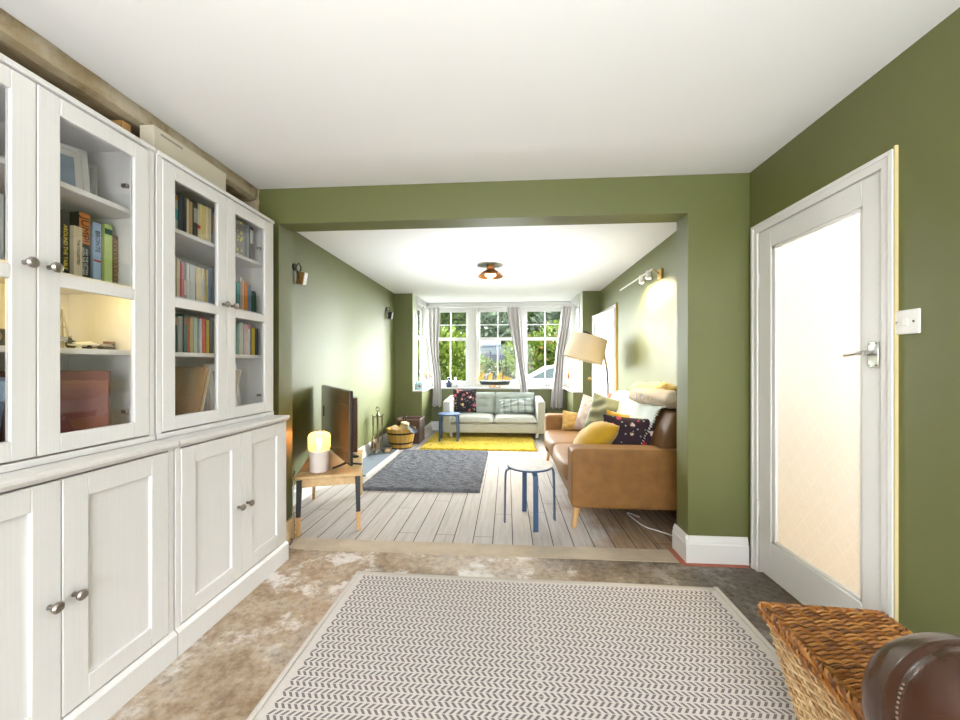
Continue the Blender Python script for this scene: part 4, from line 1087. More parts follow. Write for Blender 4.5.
place_pillow('cushion', 'wide grey plaid cushion on the pale grey sofa', .60, .27, .15, 'plaid', (.17, 6.60, .385), (radians(-26), radians(-4), radians(-3)), 2, wr=.03)

# ------------------------------------------------------------------ tan sofa (faces the fireplace wall)
TS = thing('tan_sofa', 'tan leather sofa with wooden legs along the right wall', 'sofa', (.955, 3.86, 0))
ty0, ty1 = 2.855, 4.865
def tp(mb, n, m='tanleather', **kw):
    mb.v = [(v[0] - .955, v[1] - 3.86, v[2]) for v in mb.v]; return mb.build(n, m, TS, **kw)
def rbox(x0, x1, y0, y1, z0, z1, puff=.0, n=14, pw=8):
    """soft box, superellipsoid edges"""
    mb = MB()
    cx, cy, cz = (x0 + x1) / 2, (y0 + y1) / 2, (z0 + z1) / 2; hx_, hy_, hz_ = (x1 - x0) / 2, (y1 - y0) / 2, (z1 - z0) / 2
    def mp(a, b, c):
        v = Vector((a, b, c)); L_ = (abs(a) ** pw + abs(b) ** pw + abs(c) ** pw) ** (1 / pw)
        v = v / L_
        return (cx + hx_ * v.x * (1 + puff * (1 - v.y ** 2) * (1 - v.z ** 2)), cy + hy_ * v.y * (1 + puff * (1 - v.x ** 2) * (1 - v.z ** 2)), cz + hz_ * v.z * (1 + puff * 1.6 * (1 - v.x ** 2) * (1 - v.y ** 2)))
    for ax in range(3):
        for sg in (-1, 1):
            def fn(u, v, ax=ax, sg=sg):
                p = [2 * u - 1, 2 * v - 1]; p.insert(ax, sg); return mp(*p)
            mb.grid(fn, n, n)
    return mb
tp(rbox(.475, 1.44, ty0, ty0 + .20, .165, .602, n=24, pw=22), 'arm', weld=1e-4, smooth=60)
tp(rbox(.47, 1.44, ty1 - .20, ty1, .165, .615, n=24, pw=22), 'arm', weld=1e-4, smooth=60)
tp(MB().box(.50, 1.42, ty0 + .19, ty1 - .19, .17, .30), 'base_frame', bevel=.02, seg=3)
ymid = (ty0 + ty1) / 2
for a, b in ((ty0 + .205, ymid - .004), (ymid + .004, ty1 - .205)):
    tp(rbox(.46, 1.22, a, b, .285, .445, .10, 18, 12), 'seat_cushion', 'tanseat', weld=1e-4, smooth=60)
# reclined back: lean from (1.10,.42) up to (1.30,.87)
def backpart(y0_, y1_, x0_, thick, z0_, z1_, nm, m, puff=.06):
    mb = rbox(x0_, x0_ + thick, y0_, y1_, z0_, z1_, puff, 18, 10)
    mb.v = [(v[0] + (v[2] - z0_) * .42, v[1], v[2]) for v in mb.v]
    return tp(mb, nm, m, weld=1e-4, smooth=60)
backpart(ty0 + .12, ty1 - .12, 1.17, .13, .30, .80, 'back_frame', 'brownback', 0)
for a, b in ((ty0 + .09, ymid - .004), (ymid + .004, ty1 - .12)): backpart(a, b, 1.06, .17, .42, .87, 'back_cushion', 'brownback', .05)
for x, dx in ((.53, -.03), (1.36, .03)):
    for y, dy in ((ty0 + .07, -.02), (ty1 - .07, .02)):
        tp(MB().cone((x, y, .19), (x + dx, y + dy, .005), .026, .016, 14), 'leg', 'oakdark')
# throw over the back
TT = thing('woven_throw', 'white fringed throw draped over the back of the tan sofa', 'throw', (0, 0, 0))
def thr(u, v):
    # u along y, v from the back of the sofa over the top and down to the seat
    y = 3.06 + 1.40 * u + .05 * sin(v * 3)
    path = [(1.462, .62), (1.462, .86), (1.425, .905), (1.36, .925), (1.27, .915), (1.205, .86), (1.14, .70), (1.055, .545), (.99, .485)]
    s = v * (len(path) - 1); i = min(int(s), len(path) - 2); f = s - i
    x = path[i][0] * (1 - f) + path[i + 1][0] * f; z = path[i][1] * (1 - f) + path[i + 1][1] * f
    if v > .35: y += -.16 * (v - .35) * (1 - u) * 0 + .14 * (v - .35) * (1 - u)
    x += .007 * sin(u * 23 + v * 4); z += .006 * sin(u * 17 + 2 * v) + .012 * sin(u * 7)
    return (x, y, z)
MB().grid(thr, 60, 50).build('cloth', 'throw', TT, solid=.008, smooth=80)
mb = MB(); random.seed(11)
for k in range(48):
    v = .3 + .7 * k / 47; p = Vector(thr(0, v)); mb.tube([p + Vector((-.004, .01, .004)), p + Vector((-.014, -.022, .006)), p + Vector((-.016 + random.uniform(-.006, .006), -.05 - random.uniform(0, .02), .002))], .0042, 5)
mb.build('fringe', 'throw', TT)
# blankets lying on top of the back
def roll(name, label, c0, c1, r, mat, seed, flat=.85, turns=True):
    rnd = random.Random(seed); mb = MB(); c0, c1 = Vector(c0), Vector(c1); n = 26; m = 28
    d = (c1 - c0).normalized(); a = d.cross(Vector((0, 0, 1))).normalized()
    ph = rnd.uniform(0, 6)
    def fn(u, v):
        th = 2 * pi * u; e = min(1, min(v, 1 - v) / .1); e = .35 + .65 * sqrt(max(0, 1 - (1 - e) ** 2))
        rr = r * e * (1 + .07 * sin(5 * th + ph + 6 * v) + .05 * sin(9 * v * pi + 2 * th))
        return c0.lerp(c1, v) + a * (rr * cos(th) * 1.15) + Vector((0, 0, 1)) * (rr * sin(th) * flat)
    mb.grid(fn, m, n)
    o = mb.build(name, mat, weld=1e-4, smooth=80)
    mb2 = MB()
    for c in (c0, c1):
        for q in range(3):
            pts = [c + (d * .004 * (-1 if c is c0 else 1)) + a * (.26 * r * (q + .3) / 2.2 * cos(t_ * .52)) + Vector((0, 0, 1)) * (.26 * r * (q + .3) / 2.2 * sin(t_ * .52)) for t_ in range(13)]
            mb2.tube(pts, .006, 5)
    mb2.build('rolled_end', mat, o)
    return tag(o, label, 'blanket')
roll('rolled_blanket', 'rolled yellow blanket on top of the tan sofa back', (1.30, 3.92, .985), (1.36, 3.30, 1.0), .082, fabric('soft_yellow_blanket', (.72, .52, .2), .2), 4)
roll('folded_blanket', 'cream patterned blanket bunched in front of the yellow roll', (1.19, 3.62, .945), (1.31, 2.98, .955), .085, 'patblanket', 9, .8)
# cushions on the tan sofa
place_pillow('cushion', 'large sage linen cushion on the tan sofa', .46, .46, .15, 'sage', (1.0, 4.12, .44), (radians(-20), radians(14), radians(-26)), 3, wr=.03)
place_pillow('cushion', 'pink and grey printed cushion behind the sage cushion', .42, .42, .12, 'pinkprint', (.93, 4.40, .44), (radians(-16), radians(12), radians(-34)), 4)
place_pillow('cushion', 'small gold cushion low against the far arm of the tan sofa', .3, .24, .10, fabric('dull_gold_fabric', (.42, .28, .1), .15), (.78, 4.52, .44), (radians(-22), radians(8), radians(0)), 5)
place_pillow('cushion', 'mustard velvet cushion leaning at the near arm of the tan sofa', .40, .39, .23, 'mustard', (.585, 3.27, .475), axes((.80, .1, .62), (.12, 1, 0)), 6, wr=.006, pin=.02)
place_pillow('cushion', 'golden yellow cushion behind the dark floral cushion on the tan sofa', .42, .36, .14, 'mustard', (1.13, 3.62, .44), (radians(-10), 0, radians(-20)), 7, wr=.03, sag=.03)
place_pillow('cushion', 'dark plum floral cushion leaning on the near arm of the tan sofa', .46, .36, .16, 'floral2', (1.0, 3.16, .445), (radians(-14), radians(4), radians(-4)), 8)
tag(pillow(.3, .3, .1, 12).build('cushion', fabric('rust_brown_fabric', (.24, .09, .05), .15), weld=1e-4, smooth=70, loc=(1.22, 4.5, .60), rot=(radians(-14), 0, radians(-60))), 'rust brown cushion peeping out behind the sage cushion', 'cushion')

# ------------------------------------------------------------------ arc floor lamp
AL = thing('arc_floor_lamp', 'arc floor lamp with cream drum shade behind the tan sofa', 'lamp', (1.30, 5.10, .004))
def al(mb, n, m, **kw):
    mb.v = [(v[0] - 1.30, v[1] - 5.10, v[2] - .004) for v in mb.v]; return mb.build(n, m, AL, **kw)
al(MB().lathe([(.14, .004), (.14, .02), (.13, .028), (.02, .034)], (1.30, 5.10, 0), 32), 'base', 'iron')
arc = [(1.30, 5.10, .03), (1.318, 5.10, .6), (1.318, 5.10, .95), (1.30, 5.10, 1.2), (1.262, 5.10, 1.38), (1.20, 5.10, 1.52), (1.11, 5.10, 1.615), (1.04, 5.10, 1.652), (1.00, 5.10, 1.655)]
al(MB().tube(arc, .011, 10), 'pole', plain('dark_steel_pole', (.05, .055, .06), .3, .8))
al(MB().tube([(1.30, 5.10, 1.2), (1.262, 5.10, 1.38), (1.235, 5.10, 1.45)], .0135, 10), 'pole_sleeve', 'brass')
sc_ = Vector((1.035, 5.10, 1.445)); tilt = Matrix.Rotation(radians(16), 4, 'Y')
mb = MB()
mb.lathe([(.258, -.165), (.235, .15)], n=48, cap=False); mb.lathe([(.255, -.165), (.232, .15)], n=48, cap=False)
for k, (r, z) in enumerate(((.2565, -.165), (.2335, .15))): mb.lathe([(r - .003, z - .003), (r + .003, z - .003), (r + .003, z + .003), (r - .003, z + .003), (r - .003, z - .003)], n=48, cap=False)
mb.v = [tuple(sc_ + (tilt @ Vector(v))) for v in mb.v]
sh = al(mb, 'lamp_shade', 'shade')
mb = MB(); mb.tube([sc_ + tilt @ Vector((0, 0, .2)), sc_ + tilt @ Vector((0, 0, .03))], .009, 8)
for a in range(3): mb.tube([sc_ + tilt @ Vector((0, 0, .135)), sc_ + tilt @ Vector((.23 * cos(a * 2.1), .23 * sin(a * 2.1), .14))], .003, 6)
al(mb, 'shade_carrier', 'brass')
mb = MB(); c_ = sc_ + tilt @ Vector((0, 0, .0)); mb.ball(c_, .032, 16, 10)
al(mb, 'bulb', emit('warm_bulb', (1, .82, .55), 4))
# ------------------------------------------------------------------ ceiling lamp
CLP = thing('copper_ceiling_lamp', 'copper dome lamp on the far room ceiling', 'lamp', (-.194, 4.51, 2.40))
MB().lathe([(.045, 0), (.045, -.05), (.038, -.056)], n=24).build('ceiling_rose', 'copper', CLP)
MB().lathe([(.03, -.052), (.06, -.062), (.105, -.088), (.142, -.122), (.152, -.137), (.150, -.138), (.138, -.124), (.1, -.092), (.055, -.067), (.028, -.058)], n=48, cap=False).build('dome_shade', 'copper', CLP)
MB().lathe([(.03, -.06), (.04, -.085), (.062, -.11), (.064, -.125), (.04, -.133), (.002, -.135)], n=24).build('bulb', emit('white_globe', (1, .8, .58), 12), CLP)

# ------------------------------------------------------------------ wall lights
def wall_light(y, z, label, face):
    t = thing('wall_light', label, 'wall light', (XL, y, z), group='small block lights on the fireplace wall')
    MB().lathe([(.03, 0), (.03, .012), (.024, .016)], (0, 0, .05), 18, 'x').build('wall_plate', 'iron', t)
    MB().tube([(.012, 0, .05), (.04, .01, .085), (.055, .015, .05), (.05, .015, -.02)], .006, 8).build('bracket', 'iron', t)
    MB().tube([(.012, -.01, .04), (.05, -.03, .01), (.055, -.02, -.05), (.03, .0, -.06), (.02, .012, .0), (.012, .006, .045)], .0035, 6).build('cable_loop', 'black', t)
    r = Matrix.Translation((.06, .02, -.045)) @ Matrix.Rotation(radians(14), 4, 'Y') @ Matrix.Rotation(radians(10), 4, 'X')
    MB().box(-.03, .03, -.03, .03, -.055, .055, r).build('wood_block', 'oakdark' if face else 'iron', t, bevel=.003)
    MB().box(.030, .036, -.028, .028, -.052, .052, r).build('diffuser', 'white', t, bevel=.002)
    return t
wall_light(3.22, 2.03, 'wooden block wall light with black cable loop close to the opening', True)
wall_light(5.77, 2.03, 'small dark wall light with white face at the far corner', False)
PL = thing('picture_light', 'brass and white wall light bar glowing above the tan sofa', 'wall light', (XR, 3.80, 2.10))
BX(-.02, 0, -.045, .045, -.05, .045).build('wall_plate', 'brass', PL, bevel=.003)
MB().tube([(-.01, 0, .0), (-.06, 0, .03), (-.085, 0, .045)], .007, 8).build('arm', 'brass', PL)
MB().tube([(-.085, -.02, .045), (-.085, 1.05, .045)], .009, 10).build('bar', 'white', PL)
for y in (.10, .30):
    hd_ = MB().lathe([(.018, .055), (.026, .05), (.028, -.02), (.026, -.025)], (-.082, y, .0), 18).build('spot_head', 'white', PL)
    MB().lathe([(.022, -.024), (.002, -.030)], (-.082, y, .0), 16).build('bulb', emit('warm_spot_%d' % int(y * 10), (1, .72, .36), 30), hd_)

# ------------------------------------------------------------------ hearth things
HX, HY = -1.745, 5.06
CT = thing('fireside_tool_stand', 'pewter fireside tool stand on the slate hearth', 'tool stand', (HX, HY, .0245))
pw = plain('antique_pewter', (.22, .18, .13), .35, .9, var=.2)
mb = MB()
for k in range(3):
    a = 2 * pi * k / 3 + .5; mb.tube([(0, 0, .06), (.06 * cos(a), .06 * sin(a), .035), (.085 * cos(a), .085 * sin(a), .006)], [.012, .009, .010], 8)
mb.lathe([(.018, .05), (.026, .07), (.013, .09), (.013, .5), (.024, .52), (.013, .54), (.009, .57)], n=12)
mb.build('stand', pw, CT)
MB().tube([(.022 * cos(t_ * pi / 8), 0, .598 + .030 * sin(t_ * pi / 8)) for t_ in range(17)], .008, 6).build('ring_handle', 'pewter', CT)
mb = MB()
for k in range(4):
    a = pi / 2 * k + .4; mb.tube([(0, 0, .5), (.055 * cos(a), .055 * sin(a), .495), (.075 * cos(a), .075 * sin(a), .525)], .008, 6)
mb.build('hooks', pw, CT)
for k, nm in enumerate(('poker', 'tongs', 'hearth_brush', 'ash_shovel')):
    a = pi / 2 * k + .4; x, y = .06 * cos(a) + HX, .06 * sin(a) + HY
    o = MB().tube([(x, y, .53), (x, y, .40), (x, y, .39), (x, y, .16)], [.012, .010, .0065, .0065], 8)
    o = tag(o.build('fireside_' + nm, pw), 'pewter %s hanging on the fireside tool stand' % nm.replace('_', ' '), 'fire tool')
    mb = MB()
    if nm == 'poker': mb.tube([(x, y, .16), (x, y, .11), (x + .02, y, .12)], .004, 6)
    elif nm == 'tongs': mb.tube([(x, y, .2), (x + .015, y, .16), (x + .004, y, .11)], .004, 6); mb.tube([(x, y, .2), (x - .015, y, .16), (x - .004, y, .11)], .004, 6)
    elif nm == 'hearth_brush': mb.tube([(x, y, .19), (x, y, .17), (x, y, .10)], [.012, .024, .03], 12)
    else:
        mb.box(x - .035, x + .035, y - .003, y + .003, .08, .17); mb.box(x - .035, x - .032, y - .012, y + .012, .08, .17); mb.box(x + .032, x + .035, y - .012, y + .012, .08, .17)
    mb.build('head', 'wickerdark' if nm == 'hearth_brush' else pw, o)
t = thing('fire_bellows', 'brass edged bellows standing beside the fireside tools', 'bellows', (-1.80, 4.96, .0245), (0, radians(6), radians(20)))
mb = MB(); mb.lathe([(.065, -.02), (.065, -.012)], (0, 0, .13), 24, 'x'); mb.lathe([(.065, .012), (.065, .02)], (0, 0, .13), 24, 'x'); mb.build('boards', 'oakdark', t)
MB().lathe([(.058, -.013), (.05, 0), (.058, .013)], (0, 0, .13), 24, 'x').build('leather', 'wickerdark', t)
MB().tube([(0, 0, .07), (0, 0, .0)], [.015, .006], 8).build('nozzle', 'brass', t); MB().tube([(0, 0, .19), (0, 0, .25)], [.012, .01], 8).build('handle', 'oakdark', t)
t = thing('match_box', 'small brass and dark box on the hearth beside the log barrel', 'box', (-1.625, 5.13, .0245), (0, 0, .3))
BX(-.045, .045, -.05, .05, 0, .075).build('case', pw, t, bevel=.004); BX(-.047, .047, -.052, .052, .075, .09).build('lid', 'iron', t, bevel=.003)
BX(-.025, .025, -.0515, -.050, .02, .055).build('label_plate', 'brass', t)
# log barrel
LB = (-1.555, 5.53)
t = thing('log_barrel', 'yellow oak half barrel with black hoops holding logs', 'barrel', (LB[0], LB[1], .004))
mb = MB(); ns = 20
def rad(z): return .155 + (.215 - .155) * (z / .29) ** .9
vs = []
for k in range(ns):
    a0, a1 = 2 * pi * k / ns + .012, 2 * pi * (k + 1) / ns - .012
    zz = [0.02, .1, .2, .29]
    vs = []
    for z in zz:
        for a in (a0, (a0 + a1) / 2, a1): vs.append((rad(z) * cos(a), rad(z) * sin(a), z))
        for a in (a1, a0): vs.append(((rad(z) - .014) * cos(a), (rad(z) - .014) * sin(a), z))
    fs = [tuple(range(5)), tuple(range(15, 20))]
    for i in range(3):
        for q in range(5): fs.append((i * 5 + q, i * 5 + (q + 1) % 5, (i + 1) * 5 + (q + 1) % 5, (i + 1) * 5 + q))
    mb.add(vs, fs)
mb.lathe([(.15, .02), (.15, .035)], n=20)
mb.build('staves', 'barrel', t)
for z in (.085, .225): MB().lathe([(rad(z - .012) + .001, z - .012), (rad(z - .012) + .004, z - .012), (rad(z + .012) + .004, z + .012), (rad(z + .012) + .001, z + .012)], n=40, cap=False).build('hoop', 'iron', t)
MB().lathe([(.15, 0), (.15, .03)], n=30).build('foot_ring', 'black', t)
def log(loc, rot, label, L_=.26, r=.05, split=True):
    rnd = random.Random(int(loc[0] * 1000)); mb = MB()
    pts = [(-r, -r * .5), (r * .9, -r * .7), (r, r * .3), (r * .1, r), (-r * .8, r * .5)] if split else [(r * cos(k), r * sin(k)) for k in [2 * pi * i / 10 for i in range(10)]]
    mb.prism(pts, 'z', -L_ / 2, L_ / 2)
    return tag(mb.build('split_log', 'logwood', loc=loc, rot=rot, bevel=.006), label, 'log', 'split logs in the half barrel')
log((LB[0] - .10, LB[1] - .05, .255), (radians(60), radians(14), radians(20)), 'pale split log lying at the wall side of the barrel')
log((LB[0] - .02, LB[1] - .04, .265), (radians(70), radians(-22), radians(-30)), 'pale split log lying across the middle of the barrel', .24, .045)
log((LB[0] + .04, LB[1] + .0, .25), (radians(14), radians(10), radians(10)), 'pale squared log standing upright in the barrel', .26, .062)
log((LB[0] - .03, LB[1] + .07, .23), (radians(40), radians(50), 0), 'pale split log deep at the back of the barrel', .24, .05)
t = thing('hearth_shovel', 'dark blue hearth shovel with looped handle over the barrel rim', 'shovel', (LB[0] + .14, LB[1] - .06, .31), (0, 0, radians(-40)))
def pan(u, v):
    a = (u - .5) * 1.9
    return (-.10 + .23 * v, .07 * sin(a) * (1 - .3 * (1 - v)), -.055 * v * v * 1.6 + .035 * (1 - cos(a)) + .02)
MB().grid(pan, 16, 14).build('pan', plain('blue_black_steel', (.05, .07, .10), .35, .5), t, solid=.004)
MB().tube([(-.10, 0, .02), (-.14, 0, .07), (-.15, 0, .13), (-.13, .0, .165), (-.10, 0, .165), (-.085, 0, .13), (-.10, 0, .09)], .007, 8).build('looped_handle', 'iron', t)
# dark wicker basket behind
t = thing('square_wicker_basket', 'dark brown square wicker basket in the corner behind the log barrel', 'basket', (-1.515, 5.965, .004))
mb = MB()
for sg in (-1, 1):
    weave(mb, lambda u, v: ((sg * .17, (2 * u - 1) * .17, .01 + v * .35), (sg, 0, 0)), 26, 10, .0075, .006, 2)
    weave(mb, lambda u, v: (((2 * u - 1) * .17, sg * .17, .01 + v * .35), (0, sg, 0)), 26, 10, .0075, .006, 2)
mb.box(-.165, .165, -.165, .165, .0, .012); mb.build('woven_sides', 'wickerdark', t)
mb = MB()
for s in (-1, 1): mb.tube([(s * .172, -.172, .37), (s * .172, .172, .37)], .014, 8); mb.tube([(-.172, s * .172, .37), (.172, s * .172, .37)], .014, 8)
mb.build('rim', plain('greyed_wicker_rim', (.22, .15, .13), .5, var=.4, vs=40), t)

# ------------------------------------------------------------------ curtains
def curtain(name, label, top0, top1, bot0, bot1, zt, zb, seed, y=7.10):
    rnd = random.Random(seed); t = thing(name, label, 'curtain', (0, 0, 0), group='pale grey curtains of the bay')
    nf = 3.4; ph = rnd.uniform(0, 6)
    def fn(u, v):
        k = min(1, v * 1.15)
        k = k * k * (3 - 2 * k)
        x0 = top0 + (bot0 - top0) * k; x1 = top1 + (bot1 - top1) * k
        wpin = 1 - .25 * math.exp(-((v - .55) / .3) ** 2)
        xm = (x0 + x1) / 2; w = (x1 - x0) * wpin
        a = .022 + .012 * v
        return (xm + (u - .5) * w + .01 * sin(9 * v + ph), y - (y - 6.985) * .0 + a * sin(2 * pi * nf * u + ph + 1.2 * sin(3 * v)) - (.06 if False else 0), zt + (zb - zt) * v + .012 * sin(2 * pi * u * 2 + ph) * (v > .98))
    MB().grid(fn, 80, 50).build('fabric', 'curtain', t, solid=.004, smooth=80)
    mb = MB()
    for q in range(6):
        x = top0 + (top1 - top0) * (q + .5) / 6
        mb.tube([(x, y + .022 * cos(a), zt + .008 + .022 * sin(a)) for a in [2 * pi * i / 12 for i in range(13)]], .0025, 5)
    mb.build('ring', 'chrome', t)
    return t
curtain('curtain', 'pale grey curtain at the fireplace end of the bay above the plant', -1.50, -1.235, -1.385, -1.20, 2.27, .45, 1, y=6.97)
curtain('curtain', 'pale grey curtain between the middle window and the white car window', -.0, .25, .22, .385, 2.27, .50, 2, y=6.975)
curtain('curtain', 'pale grey curtain at the door end of the bay behind the lamp shade', .96, 1.14, .79, 1.0, 2.27, .43, 3, y=6.97)
mb = MB(); mb.tube([(-1.555, 6.97, 2.28), (1.205, 6.97, 2.28)], .007, 8)
t = thing('curtain_rod', 'thin white curtain rod across the bay window', 'curtain rod', (0, 0, 0))
mb.build('rod', 'white', t)
for x in (-1.545, 1.195): MB().lathe([(.02, -.012), (.02, .012)], (x, 6.97, 2.28), 14, 'x').build('end_bracket', 'chrome', t)

# ------------------------------------------------------------------ window sill things
SZ = .8005
# model sailing ship
t = thing('model_ship', 'model sailing ship with yellow sails and dark hull on the window sill', 'model ship', (-.225, 7.085, SZ))
hull = MB()
def hl(u, v):
    x = -.29 + .58 * u; w = .045 * max(0, 1 - abs(2 * u - 1) ** 3) ** .6 + .002
    a = pi * v; kz = .035 + .012 * (2 * u - 1) ** 2
    return (x * (1 - .12 * sin(a)), w * cos(a), .105 + .02 * (2 * u - 1) ** 2 - (kz + .03) * sin(a))
hull.grid(hl, 30, 12); hull.grid(lambda u, v: (-.29 + .58 * u, (.045 * max(0, 1 - abs(2 * u - 1) ** 3) ** .6 + .002) * (2 * v - 1), .105 + .02 * (2 * u - 1) ** 2), 30, 2)
hull.build('hull', plain('black_blue_hull', (.02, .03, .035), .4), t, weld=1e-4)
MB().box(-.25, .25, -.034, .034, .108, .122).build('deck', plain('white_deck', (.7, .7, .68), .6), t)
mb = MB(); mb.box(-.1, -.08, -.03, .03, 0, .05); mb.box(.08, .1, -.03, .03, 0, .05); mb.box(-.11, .11, -.008, .008, 0, .012); mb.build('stand', 'oakdark', t)
MB().box(-.02, .02, -.034, -.028, .014, .045).build('name_plate', 'copper', t)
mst = wood('mast_wood', (.25, .13, .05), (.35, .2, .09))
for x, hh in ((-.20, .36), (-.04, .50), (.14, .40)): MB().tube([(x, 0, .12), (x + .004, 0, hh)], [.006, .003], 6).build('mast', mst, t)
MB().tube([(.25, 0, .125), (.36, 0, .165)], [.005, .003], 6).build('bowsprit', mst, t)
sail = plain('yellow_sailcloth', (.70, .50, .14), .8, var=.1, vs=20)
def sailm(p, q, r, s):
    p, q, r, s = map(Vector, (p, q, r, s))
    return MB().grid(lambda u, v: (p.lerp(q, u)).lerp(s.lerp(r, u), v) + Vector((0, .02 * sin(pi * u) * sin(pi * v), 0)), 8, 8)
for sp in (((-.33, 0, .14), (-.215, 0, .14), (-.205, 0, .33), (-.27, 0, .25)), ((-.135, 0, .14), (-.05, 0, .14), (-.05, 0, .26), (-.115, 0, .25)), ((.02, 0, .14), (.125, 0, .14), (.13, 0, .29), (.08, 0, .27)), ((.16, 0, .13), (.27, 0, .14), (.17, 0, .24), (.165, 0, .24)), ((.20, -.01, .13), (.33, -.01, .16), (.20, -.01, .22), (.2, -.01, .22))):
    sailm(*sp).build('sail', sail, t, solid=.002)
mb = MB()
for a, b in (((-.30, 0, .12), (-.20, 0, .36)), ((-.2, 0, .36), (-.04, 0, .5)), ((-.04, 0, .5), (.14, 0, .4)), ((.14, 0, .4), (.36, 0, .165))): mb.tube([a, b], .0012, 4)
mb.build('rigging', 'iron', t)
# figurines
def figurine(x, y, label, mat):
    t = thing('figurine', label, 'figurine', (x, y, SZ))
    MB().lathe([(.045, 0), (.05, .01), (.052, .05), (.045, .085), (.032, .115), (.018, .125), (.014, .132)], n=20).build('body', mat, t)
    MB().ball((0, 0, .158), .030, 16, 12, (.9, .9, 1)).build('head', mat, t)
    for s in (-1, 1): MB().tube([(s * .04, 0, .1), (s * .055, -.02, .07), (s * .025, -.045, .05)], [.014, .013, .010], 8).build('arm', mat, t)
    return t
figurine(-1.085, 7.10, 'dark navy figurine on the window sill', plain('dark_navy_glaze', (.02, .03, .06), .25))
figurine(-.965, 7.10, 'pale grey figurine beside the dark navy figurine', plain('pale_grey_glaze', (.58, .58, .6), .35))
# little blue house planter and twig vase
t = thing('house_box', 'small pale blue house shaped box with red heart on the side sill', 'box', (-1.475, 6.42, SZ))
MB().prism([(-.055, 0), (.055, 0), (.055, .11), (0, .135), (-.055, .11)], 'y', -.05, .05).build('box', plain('pale_blue_tin', (.3, .52, .58), .4, var=.25, vs=30), t, bevel=.003)
mb = MB(); mb.prism([(0, .03), (.022, .055), (.02, .068), (.01, .072), (0, .064), (-.01, .072), (-.02, .068), (-.022, .055)], 'y', -.053, -.050); mb.build('heart', 'red' if False else plain('red_heart', (.55, .03, .06), .4), t)
t = thing('vase_of_twigs', 'white vase of leafy twigs on the left end of the sill', 'vase', (-1.395, 6.66, SZ))
MB().lathe([(.035, 0), (.055, .03), (.06, .08), (.04, .13), (.025, .15), (.03, .165), (.026, .166), (.02, .15)], n=24).build('vase', plain('white_glaze', (.78, .8, .8), .2), t)
random.seed(21)
lf = MB(); lf2 = MB()
for k in range(11):
    a = random.uniform(0, 6.28); rr = random.uniform(.05, .15); hh = random.uniform(.22, .36)
    tip = Vector((rr * cos(a) - .03, rr * .55 * sin(a), hh)); mid = Vector((tip.x * .35, tip.y * .35, .2))
    MB().tube([(0, 0, .1), mid, tip], [.003, .0025, .0015], 5).build('stem', plain('twig_brown_%d' % k, (.2, .12, .06), .7), t)
    for j in range(7):
        s = .4 + .6 * j / 6; p = mid.lerp(tip, s); d = Vector((random.uniform(-1, 1), random.uniform(-1, 1), random.uniform(-.3, 1))).normalized() * random.uniform(.022, .04)
        n = d.orthogonal().normalized() * .012
        (lf if k % 2 else lf2).add([p, p + d * .5 + n, p + d, p + d * .5 - n], [(0, 1, 2, 3)])
lf.build('leaves', plain('soft_green_leaf', (.22, .32, .1), .6, var=.3), t, solid=.001); lf2.build('dried_petals', plain('pink_tan_petal', (.55, .36, .27), .7, var=.3), t, solid=.001)
# right sill: white ornament and copper bottle
t = thing('sash_ornament', 'small white and black mask ornament on the sill below the white car', 'ornament', (.745, 7.09, SZ))
MB().ball((0, 0, .045), .045, 18, 12, (1.3, .5, 1)).build('body', plain('white_ornament_glaze', (.7, .69, .66), .35), t)
for s in (-1, 1):
    MB().ball((s * .022, -.022, .05), .012, 10, 8).build('eye', 'black', t)
    MB().tube([(s * .05, 0, .04), (s * .085, 0, .03), (s * .1, 0, .008)], [.012, .008, .006], 8).build('foot', plain('white_foot%d' % (s + 1), (.7, .69, .66), .35), t)
t = thing('copper_bottle', 'slim glass bottle with copper neck on the right end of the sill', 'bottle', (1.085, 6.80, SZ))
MB().lathe([(.04, 0), (.044, .01), (.046, .09), (.034, .14), (.018, .18)], n=24).build('body', plain('pinkish_white_glass', (.72, .62, .58), .2), t)
MB().lathe([(.019, .178), (.02, .2), (.03, .23), (.02, .27), (.008, .31)], n=24).build('neck', 'copper', t)

# ------------------------------------------------------------------ outside
mg = new_mat('garden_grass'); m, nt, out = mg
f = noise(nt, objco(nt), 6, 6, .7); bsdf(nt, out, ramp(nt, f, [(.3, (.006, .011, .003)), (.7, (.018, .027, .006))]), .9, bump=f, bstr=.5)
M['grass'] = m
def gz(y):
    if y < 12: return -.3
    if y > 24: return .95
    s = (y - 12) / 12; return -.3 + 1.25 * (s * s * (3 - 2 * s))
mb = MB(); mb.grid(lambda u, v: (-40 + 80 * u, BY + .26 + 62 * v, gz(BY + .26 + 62 * v)), 10, 60)
struct('ground', mb, 'grass', 'grassy front garden rising to the road', 'ground')
mb = MB(); mb.grid(lambda u, v: (-40 + 80 * u, 24.6 + 6 * v, .97), 4, 3)
struct('road', mb, plain('grey_tarmac', (.09, .09, .095), .9, var=.15, vs=4), 'grey road beyond the garden hedge', 'road')
mb = MB(); mb.grid(lambda u, v: (-.4 + 6 * u, 12.2 + 3.6 * v, gz(12.2 + 3.6 * v) + .02), 4, 6)
struct('driveway', mb, plain('pale_gravel', (.16, .15, .135), .9, var=.3, vs=40), 'pale gravel driveway under the white car', 'path')
struct('ground_back', BX(-12, 12, -14, YB - .2, -.2, -.02), plain('pale_terrace_paving', (.3, .29, .26), .9), 'paved terrace behind the house', 'ground')
